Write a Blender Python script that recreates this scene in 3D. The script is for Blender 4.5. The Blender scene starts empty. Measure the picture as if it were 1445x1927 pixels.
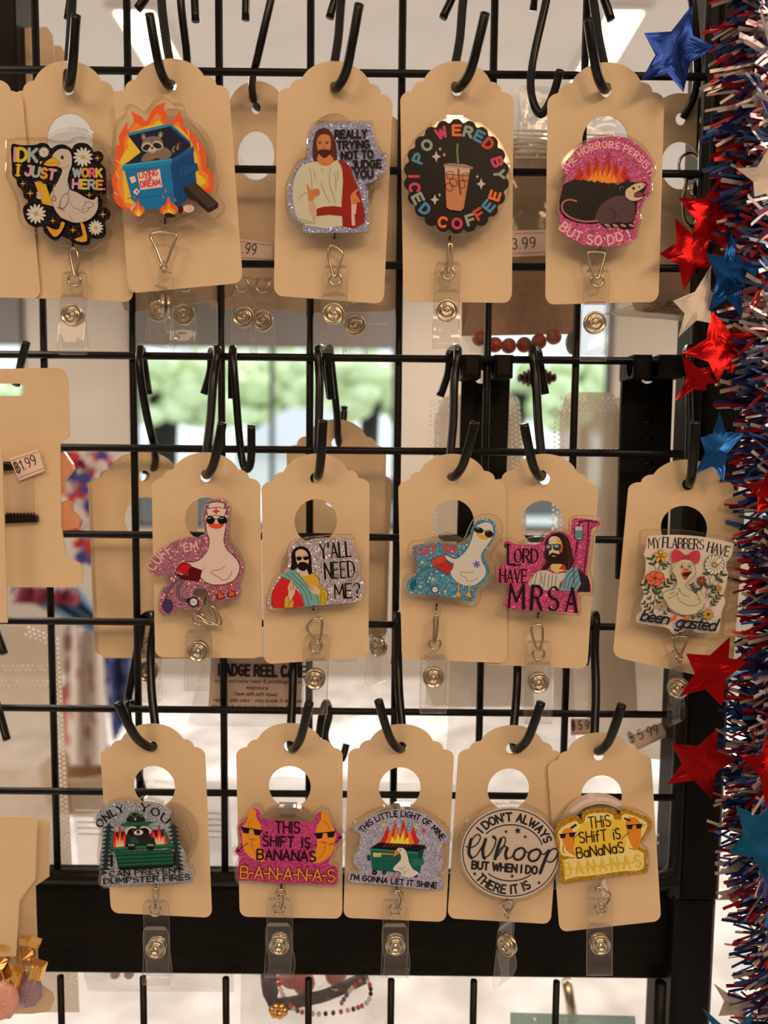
import bpy, math, random
from mathutils import Vector, Matrix
from mathutils.geometry import tessellate_polygon
random.seed(7)
SC = bpy.context.scene
COL = SC.collection
# ------------------------------------------------------------------ camera
F = 1500.0                                   # focal length in pixels of the 1445x1927 frame
PITCH, ROLL = math.radians(5.0), math.radians(0.6)
CAM = Vector((0.0, -0.375, 1.5))
fwd = Vector((0, math.cos(PITCH), -math.sin(PITCH)))
r0 = Vector((1, 0, 0)); u0 = r0.cross(fwd)
right = r0 * math.cos(ROLL) + u0 * math.sin(ROLL)
up = u0 * math.cos(ROLL) - r0 * math.sin(ROLL)
cd = bpy.data.cameras.new('camera'); cam = bpy.data.objects.new('camera', cd); COL.objects.link(cam)
cd.sensor_fit = 'HORIZONTAL'; cd.sensor_width = 36.0; cd.lens = F * 36.0 / 1445.0
cd.clip_start = 0.01; cd.clip_end = 200
cd.dof.use_dof = True; cd.dof.focus_distance = 0.343; cd.dof.aperture_fstop = 9.0
cam.matrix_world = Matrix.Translation(CAM) @ Matrix((right, up, -fwd)).transposed().to_4x4()
SC.camera = cam
# ------------------------------------------------------------------ world, lamps, exposure
SC.view_settings.view_transform = 'Standard'; SC.view_settings.look = 'None'
SC.view_settings.exposure = 0.0; SC.view_settings.gamma = 1.0
SC.view_settings.use_curve_mapping = False
try:
    SC.cycles.transparent_max_bounces = 40; SC.cycles.max_bounces = 10
    SC.cycles.use_denoising = True; SC.cycles.sample_clamp_indirect = 4.0
    SC.cycles.caustics_reflective = False; SC.cycles.caustics_refractive = False
except Exception: pass
wd = bpy.data.worlds.new('world'); SC.world = wd; wd.use_nodes = True
bg = wd.node_tree.nodes['Background']
bg.inputs[0].default_value = (0.83, 0.93, 1.0, 1); bg.inputs[1].default_value = 1.9
def lamp_area(name, loc, target, sx, sy, power, col):
    d = bpy.data.lights.new(name, 'AREA'); d.shape = 'RECTANGLE'; d.size = sx; d.size_y = sy
    d.energy = power; d.color = col
    o = bpy.data.objects.new(name, d); COL.objects.link(o); o.location = loc
    o.rotation_euler = (Vector(target) - Vector(loc)).to_track_quat('-Z', 'Y').to_euler()
    return o
LAMPCOL = (1.0, 0.655, 0.375)
lamp_area('unseen_ceiling_light', (-0.9, -1.9, 2.66), (-0.9, -1.9, 0), 0.55, 1.2, 18.0, LAMPCOL)
lamp_area('unseen_ceiling_light', (1.1, -1.9, 2.66), (1.1, -1.9, 0), 0.55, 1.2, 21.6, LAMPCOL)
lamp_area('shop_track_light', (0.25, -1.5, 2.2), (0, 0, 1.4), 0.30, 0.18, 4.5, LAMPCOL)
for lx, ly in ((-2.6, 0.9), (2.6, 0.9), (-2.6, 3.2), (2.6, 3.2), (0.2, 3.2)):  # fill lamps added to brighten the room behind the grid
    lamp_area('unseen_ceiling_light', (lx, ly, 2.66), (lx, ly, 0), 0.55, 1.1, 55, (1.0, 0.86, 0.70))
sun = bpy.data.lights.new('sun', 'SUN'); sun.energy = 4.2; sun.angle = 0.02; sun.color = (1, 0.96, 0.88)
so = bpy.data.objects.new('sun', sun); COL.objects.link(so); so.rotation_euler = (math.radians(-30), math.radians(35), 0)

def W(px, py, Y):
    d = fwd + right * ((px - 722.5) / F) + up * ((963.5 - py) / F)
    return CAM + d * ((Y - CAM.y) / d.y)
def PXM(Y): return (Y - CAM.y) / F            # metres per pixel at depth Y
# ------------------------------------------------------------------ materials
def lin(c): return tuple(((x/255.0)/12.92 if x/255.0 <= 0.04045 else ((x/255.0+0.055)/1.055)**2.4) for x in c)
ILL = (0.86, 0.65, 0.46)
def obs(r, g, b):                             # a printed colour read off the photo under the shop's warm light
    l = lin((r, g, b)); return tuple(min(0.88, l[i] / ILL[i]) for i in range(3))
def mat(name, base=(0.8, 0.8, 0.8), rough=0.5, metal=0.0, **kw):
    m = bpy.data.materials.new(name); m.use_nodes = True
    b = m.node_tree.nodes['Principled BSDF']
    b.inputs['Base Color'].default_value = (*base, 1); b.inputs['Roughness'].default_value = rough
    b.inputs['Metallic'].default_value = metal
    for k, v in kw.items(): b.inputs[k.replace('_', ' ')].default_value = v
    return m
def N(m, t, **kw):
    n = m.node_tree.nodes.new(t)
    for k, v in kw.items():
        if hasattr(n, k): setattr(n, k, v)
        else: n.inputs[k].default_value = v
    return n
def L(m, a, ai, b, bi): m.node_tree.links.new(a.outputs[ai], b.inputs[bi])
def noisy(m, scale, c1, c2, bump=0.0, rough=None, detail=4, bdist=0.0002, pos=(0.35, 0.65)):
    b = m.node_tree.nodes['Principled BSDF']
    tc = N(m, 'ShaderNodeTexCoord'); n = N(m, 'ShaderNodeTexNoise'); n.inputs['Scale'].default_value = scale
    n.inputs['Detail'].default_value = detail
    L(m, tc, 'Object', n, 'Vector')
    r = N(m, 'ShaderNodeValToRGB'); r.color_ramp.elements[0].position = pos[0]; r.color_ramp.elements[1].position = pos[1]
    r.color_ramp.elements[0].color = (*c1, 1); r.color_ramp.elements[1].color = (*c2, 1)
    L(m, n, 'Fac', r, 'Fac'); L(m, r, 'Color', b, 'Base Color')
    if bump:
        bp = N(m, 'ShaderNodeBump'); bp.inputs['Strength'].default_value = bump; bp.inputs['Distance'].default_value = bdist
        L(m, n, 'Fac', bp, 'Height'); L(m, bp, 'Normal', b, 'Normal')
    return m
def clear(name, tint=(0.96, 0.96, 0.96), rough=0.04, ior=1.45, haze=0.0, hazecol=(0.8, 0.8, 0.8), bump=0.0, bscale=200, gloss=1.0):
    """clear film / acrylic: straight-through transparency, Fresnel gloss and an optional milky share"""
    m = bpy.data.materials.new(name); m.use_nodes = True; nt = m.node_tree; nt.nodes.clear()
    out = N(m, 'ShaderNodeOutputMaterial'); tr = N(m, 'ShaderNodeBsdfTransparent'); tr.inputs[0].default_value = (*tint, 1)
    gl = N(m, 'ShaderNodeBsdfGlossy'); gl.inputs['Roughness'].default_value = rough
    # thin-sheet Schlick reflectance, the same from either side
    f0 = ((ior - 1) / (ior + 1)) ** 2; ge = N(m, 'ShaderNodeNewGeometry'); dt = N(m, 'ShaderNodeVectorMath', operation='DOT_PRODUCT')
    L(m, ge, 'Incoming', dt, 0); L(m, ge, 'Normal', dt, 1)
    ab = N(m, 'ShaderNodeMath', operation='ABSOLUTE'); L(m, dt, 'Value', ab, 0); om = N(m, 'ShaderNodeMath', operation='SUBTRACT'); om.inputs[0].default_value = 1; L(m, ab, 0, om, 1)
    pw = N(m, 'ShaderNodeMath', operation='POWER'); pw.inputs[1].default_value = 4.0; L(m, om, 0, pw, 0)
    fr = N(m, 'ShaderNodeMath', operation='MULTIPLY_ADD'); fr.inputs[1].default_value = 0.75; fr.inputs[2].default_value = f0; L(m, pw, 0, fr, 0)
    base = tr
    if haze > 0:
        di = N(m, 'ShaderNodeBsdfDiffuse'); di.inputs[0].default_value = (*hazecol, 1)
        ts = N(m, 'ShaderNodeBsdfTranslucent'); ts.inputs[0].default_value = (*hazecol, 1)
        a = N(m, 'ShaderNodeMixShader'); a.inputs[0].default_value = 0.55; L(m, di, 0, a, 1); L(m, ts, 0, a, 2)
        h = N(m, 'ShaderNodeMixShader'); h.inputs[0].default_value = haze; L(m, tr, 0, h, 1); L(m, a, 0, h, 2); base = h
    mx = N(m, 'ShaderNodeMixShader')
    if gloss != 1.0:
        mu = N(m, 'ShaderNodeMath', operation='MULTIPLY'); mu.inputs[1].default_value = gloss
        L(m, fr, 0, mu, 0); L(m, mu, 0, mx, 0)
    else: L(m, fr, 0, mx, 0)
    L(m, base, 0, mx, 1); L(m, gl, 0, mx, 2); L(m, mx, 0, out, 'Surface')
    if bump:
        tc = N(m, 'ShaderNodeTexCoord'); n = N(m, 'ShaderNodeTexNoise'); n.inputs['Scale'].default_value = bscale
        L(m, tc, 'Object', n, 'Vector')
        bp = N(m, 'ShaderNodeBump'); bp.inputs['Strength'].default_value = bump; bp.inputs['Distance'].default_value = 0.002
        L(m, n, 'Fac', bp, 'Height'); L(m, bp, 'Normal', gl, 'Normal'); L(m, bp, 'Normal', dt, 1)
    return m
def print_mat(name, glitter=False, rough=0.35):
    m = mat(name, rough=rough, Specular_IOR_Level=0.12); b = m.node_tree.nodes['Principled BSDF']
    at = N(m, 'ShaderNodeAttribute'); at.attribute_name = 'Col'
    if not glitter:
        L(m, at, 'Color', b, 'Base Color'); return m
    tc = N(m, 'ShaderNodeTexCoord'); vo = N(m, 'ShaderNodeTexVoronoi'); vo.inputs['Scale'].default_value = 2700
    L(m, tc, 'Object', vo, 'Vector')
    sx = N(m, 'ShaderNodeSeparateColor'); L(m, vo, 'Color', sx, 0)
    mr = N(m, 'ShaderNodeMapRange'); mr.inputs['To Min'].default_value = 0.5; mr.inputs['To Max'].default_value = 1.4
    L(m, sx, 0, mr, 0)
    sc = N(m, 'ShaderNodeVectorMath', operation='SCALE'); L(m, at, 'Color', sc, 0); L(m, mr, 0, sc, 'Scale')
    L(m, sc, 0, b, 'Base Color')
    gt = N(m, 'ShaderNodeMath', operation='GREATER_THAN'); gt.inputs[1].default_value = 0.8; L(m, sx, 1, gt, 0)
    L(m, gt, 0, b, 'Metallic')
    # every flake lies at its own tilt
    vm = N(m, 'ShaderNodeVectorMath', operation='SUBTRACT'); L(m, vo, 'Color', vm, 0); vm.inputs[1].default_value = (.5, .5, .5)
    vs = N(m, 'ShaderNodeVectorMath', operation='SCALE'); vs.inputs['Scale'].default_value = 0.7; L(m, vm, 0, vs, 0)
    ge = N(m, 'ShaderNodeNewGeometry'); va = N(m, 'ShaderNodeVectorMath', operation='ADD'); L(m, vs, 0, va, 0); L(m, ge, 'Normal', va, 1)
    vn = N(m, 'ShaderNodeVectorMath', operation='NORMALIZE'); L(m, va, 0, vn, 0); L(m, vn, 0, b, 'Normal')
    b.inputs['Roughness'].default_value = 0.3
    return m
M = {}
M['black'] = noisy(mat('black_coated_wire', rough=0.42, Specular_IOR_Level=0.22), 900, (0.004, 0.0035, 0.003), (0.008, 0.007, 0.006), 0.25)
M['hook'] = mat('glossy_black_hook', (0.004, 0.004, 0.004), 0.25, Specular_IOR_Level=0.35)
M['post'] = noisy(mat('black_powder_coat', rough=0.5, Specular_IOR_Level=0.15), 1500, (0.005, 0.004, 0.0035), (0.009, 0.0075, 0.0065), 0.3)
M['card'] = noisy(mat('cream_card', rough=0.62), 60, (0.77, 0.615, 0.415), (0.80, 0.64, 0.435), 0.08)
M['buffcard'] = noisy(mat('buff_card', rough=0.62), 60, (0.66, 0.53, 0.38), (0.70, 0.56, 0.41), 0.08)  # the cream card finish in a darker tone
M['kraft'] = noisy(mat('kraft_paper', rough=0.7), 300, (0.58, 0.33, 0.15), (0.70, 0.42, 0.21), 0.1)
M['nickel'] = mat('nickel_metal', (0.60, 0.53, 0.42), 0.20, 1.0)
M['gold'] = mat('gold_metal', (0.86, 0.52, 0.16), 0.18, 1.0)
M['acrylic'] = clear('clear_acrylic', (0.985, 0.982, 0.975), 0.03, 1.49)
M['acrylic_edge'] = clear('acrylic_cut_edge', (0.88, 0.83, 0.77), 0.08, 1.6, 0.10, (0.85, 0.8, 0.75))
M['film'] = clear('clear_vinyl', (0.95, 0.94, 0.93), 0.06, 1.42, 0.05, (0.8, 0.78, 0.76), bump=0.25, bscale=90)
M['film_edge'] = clear('vinyl_edge', (0.58, 0.54, 0.50), 0.10, 2.2, 0.30, (0.85, 0.82, 0.78))
M['reel'] = clear('clear_reel_plastic', (0.965, 0.955, 0.94), 0.05, 1.5, 0.03, (0.8, 0.75, 0.7))
M['reel_white'] = mat('white_reel_plastic', (0.72, 0.62, 0.60), 0.3)
M['bag'] = clear('crinkled_clear_bag', (0.95, 0.95, 0.95), 0.10, 1.45, 0.12, (0.78, 0.74, 0.72), bump=0.9, bscale=45, gloss=1.3)
M['bag_milky'] = clear('frosted_bag', (0.85, 0.84, 0.83), 0.16, 1.45, 0.50, (0.74, 0.64, 0.53), bump=0.8, bscale=38, gloss=1.2)
M['dots'] = clear('embossed_dots', (0.9, 0.9, 0.9), 0.2, 1.5, 0.8, (0.95, 0.93, 0.9))
M['print'] = print_mat('printed_ink'); M['glitter'] = print_mat('glitter_ink', True)
M['sticker'] = mat('pink_price_sticker', (0.88, 0.74, 0.68), 0.5)
def foil(name, c, rough=0.28):
    m = mat(name, c, rough, 0.85)
    b = m.node_tree.nodes['Principled BSDF']; tc = N(m, 'ShaderNodeTexCoord'); n = N(m, 'ShaderNodeTexNoise')
    n.inputs['Scale'].default_value = 34; n.inputs['Detail'].default_value = 1.5; n.inputs['Distortion'].default_value = 0.9
    L(m, tc, 'Object', n, 'Vector'); bp = N(m, 'ShaderNodeBump'); bp.inputs['Strength'].default_value = 0.8; bp.inputs['Distance'].default_value = 0.004
    L(m, n, 'Fac', bp, 'Height'); L(m, bp, 'Normal', b, 'Normal'); return m
M['foil_red'] = foil('red_foil', (0.36, 0.003, 0.006)); M['foil_blue'] = foil('blue_foil', (0.010, 0.085, 0.33))
M['foil_teal'] = foil('teal_blue_foil', (0.01, 0.13, 0.30), 0.4); M['foil_white'] = mat('pearl_white_foil', (0.55, 0.50, 0.48), 0.35, 0.1)
M['foil_navy'] = foil('navy_foil', (0.010, 0.035, 0.22))
# ------------------------------------------------------------------ mesh building
BASE = {}
class MB:
    def __init__(s): s.v, s.f, s.m, s.c = [], [], [], []
    def add(s, vs, fs, mi=0, col=None):
        n = len(s.v); s.v += [Vector(v) for v in vs]
        for f in fs: s.f.append([i + n for i in f]); s.m.append(mi); s.c.append(col)
    def build(s, name, mats, parent=None, base=None, smooth=False, kind=None, label=None):
        if parent is not None: base = BASE[parent.name]
        elif base is None:
            base = sum(s.v, Vector()) / max(1, len(s.v))
        me = bpy.data.meshes.new(name); me.from_pydata([tuple(v - base) for v in s.v], [], s.f)
        for m in (mats if isinstance(mats, (list, tuple)) else [mats]): me.materials.append(M[m] if isinstance(m, str) else m)
        me.polygons.foreach_set('material_index', s.m)
        if smooth: me.polygons.foreach_set('use_smooth', [True] * len(me.polygons))
        if any(c is not None for c in s.c):
            at = me.color_attributes.new('Col', 'FLOAT_COLOR', 'CORNER'); buf = []
            for p in me.polygons:
                c = s.c[p.index] or (1, 1, 1)
                buf += [c[0], c[1], c[2], 1.0] * p.loop_total
            at.data.foreach_set('color', buf)
        me.update()
        o = bpy.data.objects.new(name, me); COL.objects.link(o)
        if parent is not None: o.parent = parent
        else: o.location = base
        BASE[o.name] = base.copy()
        if kind: o['kind'] = kind
        if label: o['label'] = label
        return o
def tag(o, label, cat, group=None):
    o['label'] = label; o['category'] = cat
    if group: o['group'] = group
    return o
def thing(name, label, cat, base, group=None):
    o = bpy.data.objects.new(name, None); COL.objects.link(o); o.location = base; o.empty_display_size = 0.01
    BASE[o.name] = Vector(base); return tag(o, label, cat, group)
def smoothpts(pts, n=5, closed=False):
    P = [Vector(p) for p in pts]; k = len(P); out = []
    rng = k if closed else k - 1
    for i in range(rng):
        p1, p2 = P[i], P[(i + 1) % k]
        p0 = P[(i - 1) % k] if closed or i > 0 else p1
        p3 = P[(i + 2) % k] if closed or i + 2 < k else p2
        for j in range(n):
            t = j / n
            out.append(0.5 * ((2 * p1) + (p2 - p0) * t + (2 * p0 - 5 * p1 + 4 * p2 - p3) * t * t + (3 * p1 - p0 - 3 * p2 + p3) * t ** 3))
    if not closed: out.append(P[-1])
    return out
def tube(mb, pts, r, seg=8, closed=False, mi=0, taper=None, flat=1.0):
    P = [Vector(p) for p in pts]; k = len(P); rings = []; nrm = None
    for i in range(k):
        a = P[(i - 1) % k] if closed or i else P[0]; b = P[(i + 1) % k] if closed or i < k - 1 else P[-1]
        t = (b - a).normalized()
        if nrm is None:
            nrm = t.orthogonal().normalized()
        nrm = (nrm - t * nrm.dot(t)).normalized(); bi = t.cross(nrm)
        rr = r * (taper(i / max(1, k - 1)) if taper else 1)
        rings.append([P[i] + (nrm * math.cos(2 * math.pi * j / seg) + bi * math.sin(2 * math.pi * j / seg) * flat) * rr for j in range(seg)])
    vs = [v for rg in rings for v in rg]; fs = []
    for i in range(k if closed else k - 1):
        for j in range(seg):
            a = i * seg + j; b = i * seg + (j + 1) % seg; c = ((i + 1) % k) * seg + (j + 1) % seg; d = ((i + 1) % k) * seg + j
            fs.append((a, b, c, d))
    if not closed: fs.append(tuple(range(seg))[::-1]); fs.append(tuple(range((k - 1) * seg, k * seg)))
    mb.add(vs, fs, mi)
def lathe(mb, c, axis, prof, seg=20, mi=0, squash=1.0):
    ax = Vector(axis).normalized(); a = ax.orthogonal().normalized()
    if abs(ax.z) < 0.9: a = Vector((0, 0, 1)); a = (a - ax * a.dot(ax)).normalized()
    b = ax.cross(a); vs = []; fs = []; c = Vector(c)
    for (r, h) in prof:
        for j in range(seg):
            t = 2 * math.pi * j / seg; vs.append(c + ax * h + (a * math.cos(t) + b * math.sin(t) * squash) * r)
    for i in range(len(prof) - 1):
        for j in range(seg):
            fs.append((i * seg + j, i * seg + (j + 1) % seg, (i + 1) * seg + (j + 1) % seg, (i + 1) * seg + j))
    fs.append(tuple(range(seg))[::-1]); fs.append(tuple(range((len(prof) - 1) * seg, len(prof) * seg)))
    mb.add(vs, fs, mi)
def box(mb, lo, hi, mi=0):
    x0, y0, z0 = lo; x1, y1, z1 = hi
    vs = [(x0, y0, z0), (x1, y0, z0), (x1, y1, z0), (x0, y1, z0), (x0, y0, z1), (x1, y0, z1), (x1, y1, z1), (x0, y1, z1)]
    mb.add(vs, [(0, 3, 2, 1), (4, 5, 6, 7), (0, 1, 5, 4), (1, 2, 6, 5), (2, 3, 7, 6), (3, 0, 4, 7)], mi)
def ball(mb, c, rx, ry=None, rz=None, seg=12, rings=8, mi=0):
    ry = ry or rx; rz = rz or rx; c = Vector(c); vs = []; fs = []
    for i in range(rings + 1):
        a = math.pi * i / rings
        for j in range(seg):
            t = 2 * math.pi * j / seg
            vs.append(c + Vector((rx * math.sin(a) * math.cos(t), ry * math.sin(a) * math.sin(t), rz * math.cos(a))))
    for i in range(rings):
        for j in range(seg):
            fs.append((i * seg + j, (i + 1) * seg + j, (i + 1) * seg + (j + 1) % seg, i * seg + (j + 1) % seg))
    mb.add(vs, fs, mi)
def area2(p): return sum(p[i][0] * p[(i + 1) % len(p)][1] - p[(i + 1) % len(p)][0] * p[i][1] for i in range(len(p))) / 2
def slab(mb, outline, Y, th, holes=(), mi=0, mi_edge=None, bevel=0.0, yfun=None):
    """a sheet cut to an outline (pixels at depth Y), th thick away from the viewer"""
    mi_edge = mi if mi_edge is None else mi_edge
    loops = [[Vector((p[0], p[1])) for p in outline]] + [[Vector((p[0], p[1])) for p in h] for h in holes]
    yf = yfun or (lambda x, y: Y)
    tris = tessellate_polygon([[Vector((p.x, p.y, 0)) for p in l] for l in loops])
    flat = [p for l in loops for p in l]
    def layer(dy, inset=0.0):
        out = []
        for l in loops[:1]:
            n = len(l); s = 1 if area2(l) > 0 else -1
            for i in range(n):
                p = l[i]
                if inset:
                    t = (l[(i + 1) % n] - l[i - 1]).normalized(); p = p + Vector((-t.y, t.x)) * inset * s
                out.append(W(p.x, p.y, yf(p.x, p.y)) + Vector((0, dy, 0)))
        for l in loops[1:]:
            for p in l: out.append(W(p.x, p.y, yf(p.x, p.y)) + Vector((0, dy, 0)))
        return out
    n = len(flat)
    def ori(t):
        a, b, c = (flat[i] for i in t)
        return (b - a).cross(c - a)
    ft = [t if ori(t) > 0 else (t[0], t[2], t[1]) for t in tris]   # y down in px: this faces the camera (-Y)
    ft = [(t[0], t[2], t[1]) for t in ft]
    fr = layer(0, bevel); bk = layer(th, 0)
    mb.add(fr, ft, mi); mb.add(bk, [t[::-1] for t in ft], mi)
    rings = [fr] + ([layer(bevel * PXM(Y), 0)] if bevel else []) + [bk]
    st = 0
    for li, l in enumerate(loops):
        m = len(l)
        for k in range(len(rings) - 1):
            a, b = rings[k][st:st + m], rings[k + 1][st:st + m]
            cc = area2(l) > 0
            fs = []
            for i in range(m):
                j = (i + 1) % m; q = (i, j, m + j, m + i)
                fs.append(q if cc else q[::-1])
            mb.add(a + b, fs, mi_edge)
        st += m
def circ(cx, cy, rx, ry=None, n=32, a0=0.0):
    ry = ry or rx; return [(cx + rx * math.cos(a0 + 2 * math.pi * i / n), cy + ry * math.sin(a0 + 2 * math.pi * i / n)) for i in range(n)]
def quadmap(q):
    TL, TR, BR, BL = [Vector(p) for p in q]
    return lambda u, v: (TL * (1 - u) + TR * u) * (1 - v) + (BL * (1 - u) + BR * u) * v
# ------------------------------------------------------------------ hand-drawn stroke lettering
def _a(cx, cy, rx, ry, a0, a1, n=8): return [(cx + rx * math.cos(math.radians(a0 + (a1 - a0) * i / n)), cy + ry * math.sin(math.radians(a0 + (a1 - a0) * i / n))) for i in range(n + 1)]
FONT = {
'A': (4, [[(0, 0), (2, 6), (4, 0)], [(0.7, 2), (3.3, 2)]]),
'B': (3.7, [[(0, 0), (0, 6)], [(0, 6), (2, 6)] + _a(2, 4.6, 1.4, 1.4, 90, -90) + [(0, 3.2)], [(0, 3.2), (2.1, 3.2)] + _a(2.1, 1.6, 1.6, 1.6, 90, -90) + [(0, 0)]]),
'C': (3.8, [_a(2.1, 3, 2.1, 3, 45, 315, 14)]),
'D': (4, [[(0, 0), (0, 6)], [(0, 6), (1.4, 6)] + _a(1.4, 3, 2.6, 3, 90, -90, 12) + [(0, 0)]]),
'E': (3.3, [[(3.3, 6), (0, 6), (0, 0), (3.3, 0)], [(0, 3.1), (2.8, 3.1)]]),
'F': (3.2, [[(3.2, 6), (0, 6), (0, 0)], [(0, 3), (2.7, 3)]]),
'G': (4, [_a(2.1, 3, 2.1, 3, 50, 330, 14) + [(3.95, 2.8), (2.4, 2.8)]]),
'H': (3.8, [[(0, 0), (0, 6)], [(3.8, 0), (3.8, 6)], [(0, 3.1), (3.8, 3.1)]]),
'I': (0.2, [[(0.1, 0), (0.1, 6)]]),
'J': (3, [[(3, 6), (3, 1.6)] + _a(1.5, 1.6, 1.5, 1.6, 0, -160)[1:], [(1.4, 6), (3, 6)]]),
'K': (3.8, [[(0, 0), (0, 6)], [(3.6, 6), (0.2, 2.6)], [(1.2, 3.5), (3.8, 0)]]),
'L': (3.1, [[(0, 6), (0, 0), (3.1, 0)]]),
'M': (4.8, [[(0, 0), (0.3, 6), (2.4, 1.6), (4.5, 6), (4.8, 0)]]),
'N': (4, [[(0, 0), (0, 6), (4, 0), (4, 6)]]),
'O': (4.2, [_a(2.1, 3, 2.1, 3, 90, 450, 20)]),
'P': (3.6, [[(0, 0), (0, 6)], [(0, 6), (2, 6)] + _a(2, 4.4, 1.6, 1.6, 90, -90) + [(0, 2.8)]]),
'Q': (4.2, [_a(2.1, 3, 2.1, 3, 90, 450, 20), [(2.6, 1.4), (4.2, -0.4)]]),
'R': (3.8, [[(0, 0), (0, 6)], [(0, 6), (2, 6)] + _a(2, 4.5, 1.5, 1.5, 90, -90) + [(0, 3)], [(1.8, 3), (3.8, 0)]]),
'S': (3.6, [_a(1.8, 4.5, 1.6, 1.5, 35, 270, 9) + _a(1.8, 1.5, 1.7, 1.5, 90, -145, 9)[1:]]),
'T': (3.8, [[(0, 6), (3.8, 6)], [(1.9, 6), (1.9, 0)]]),
'U': (3.9, [[(0, 6), (0, 2)] + _a(1.95, 2, 1.95, 2, 180, 360, 10)[1:] + [(3.9, 6)]]),
'V': (4, [[(0, 6), (2, 0), (4, 6)]]),
'W': (5.6, [[(0, 6), (1.4, 0), (2.8, 5), (4.2, 0), (5.6, 6)]]),
'X': (3.8, [[(0, 0), (3.8, 6)], [(0, 6), (3.8, 0)]]),
'Y': (3.8, [[(0, 6), (1.9, 3)], [(3.8, 6), (1.9, 3), (1.9, 0)]]),
'Z': (3.6, [[(0, 6), (3.6, 6), (0, 0), (3.6, 0)]]),
'1': (1.4, [[(0, 4.8), (1.2, 6), (1.2, 0)]]),
'3': (3.4, [_a(1.6, 4.5, 1.5, 1.5, 150, -80, 9) + _a(1.6, 1.5, 1.7, 1.5, 80, -150, 9)]),
'5': (3.4, [[(3.2, 6), (0.5, 6), (0.3, 3.3)] + _a(1.6, 1.9, 1.7, 1.9, 120, -140, 9)]),
'9': (3.4, [_a(1.7, 4.3, 1.6, 1.7, 0, 360, 14), [(3.3, 4.3), (2.9, 1.6), (1.4, 0)]]),
'b$': (3.7, [[(0.4, 0), (0.4, 6)], [(0.4, 6), (2, 6)] + _a(2, 4.6, 1.4, 1.4, 90, -90) + [(0.4, 3.2)], [(0.4, 3.2), (2.1, 3.2)] + _a(2.1, 1.6, 1.6, 1.6, 90, -90) + [(0.4, 0)], [(1.8, 7), (1.8, -1)]]),
'.': (0.3, [[(0.1, 0.1), (0.1, 0.3)]]), ',': (0.6, [[(0.5, 0.6), (0.1, -1)]]), "'": (0.4, [[(0.3, 6.2), (0.1, 4.6)]]),
'-': (2, [[(0, 2.8), (2, 2.8)]]), '?': (3.2, [_a(1.6, 4.5, 1.5, 1.5, 165, -60, 9) + [(1.7, 2.8), (1.7, 1.8)], [(1.7, 0.1), (1.7, 0.3)]]),
'&': (4, [[(4, 0), (0.8, 4.6), (1.2, 6), (2.4, 5.8), (2.4, 4.4), (0.2, 2.2), (0.2, 0.8), (1.4, 0), (3, 0.6), (3.9, 2.4)]]),
'a': (3, [_a(1.5, 1.9, 1.5, 1.9, 20, 340, 12), [(3, 3.9), (3, 0)]]),
'b': (3, [[(0, 6), (0, 0)], _a(1.5, 1.9, 1.5, 1.9, 160, -160, 12)]),
'c': (2.6, [_a(1.5, 1.9, 1.5, 1.9, 45, 315, 10)]),
'd': (3, [_a(1.5, 1.9, 1.5, 1.9, 20, 340, 12), [(3, 6.3), (3, 0)]]),
'e': (2.9, [[(0.1, 1.9), (2.9, 2.1)] + _a(1.5, 1.9, 1.45, 1.9, 10, 315, 12)[1:]]),
'f': (2, [[(2, 5.6), (1.3, 6), (0.8, 5.2), (0.8, 0)], [(0, 3.6), (1.8, 3.6)]]),
'g': (3, [_a(1.5, 1.9, 1.5, 1.9, 20, 340, 12), [(3, 3.9), (3, -1), (1.8, -2.2), (0.3, -1.6)]]),
'h': (2.9, [[(0, 6), (0, 0)], [(0, 2.6), (1, 3.8), (2.3, 3.6), (2.9, 2.6), (2.9, 0)]]),
'i': (0.2, [[(0.1, 3.9), (0.1, 0)], [(0.1, 5.3), (0.1, 5.5)]]),
'k': (2.7, [[(0, 6), (0, 0)], [(2.4, 3.8), (0.1, 1.6)], [(0.9, 2.3), (2.7, 0)]]),
'l': (0.2, [[(0.1, 6), (0.1, 0)]]),
'm': (4.6, [[(0, 3.9), (0, 0)], [(0, 2.6), (1, 3.8), (2, 3.5), (2.3, 2.6), (2.3, 0)], [(2.3, 2.6), (3.2, 3.8), (4.3, 3.5), (4.6, 2.6), (4.6, 0)]]),
'n': (2.9, [[(0, 3.9), (0, 0)], [(0, 2.6), (1, 3.8), (2.3, 3.6), (2.9, 2.6), (2.9, 0)]]),
'o': (3, [_a(1.5, 1.9, 1.5, 1.9, 90, 450, 14)]),
'p': (3, [[(0, 3.9), (0, -2.2)], _a(1.5, 1.9, 1.5, 1.9, 160, -160, 12)]),
'r': (2, [[(0, 3.9), (0, 0)], [(0, 2.4), (0.9, 3.7), (2, 3.6)]]),
's': (2.4, [_a(1.25, 2.85, 1.1, 1.0, 35, 270, 7) + _a(1.2, 0.95, 1.2, 0.95, 90, -150, 7)[1:]]),
't': (2, [[(0.9, 5.6), (0.9, 0.6), (1.8, 0)], [(0, 3.8), (2, 3.8)]]),
'u': (2.9, [[(0, 3.9), (0, 1.2), (0.8, 0), (2, 0.2), (2.9, 1.3)], [(2.9, 3.9), (2.9, 0)]]),
'v': (2.8, [[(0, 3.9), (1.4, 0), (2.8, 3.9)]]), 'w': (4, [[(0, 3.9), (1, 0), (2, 3.4), (3, 0), (4, 3.9)]]),
'x': (2.6, [[(0, 0), (2.6, 3.9)], [(0, 3.9), (2.6, 0)]]), 'y': (2.8, [[(0, 3.9), (1.4, 0.4)], [(2.8, 3.9), (1, -2.2)]]),
}
LAY = 0.000006
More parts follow.
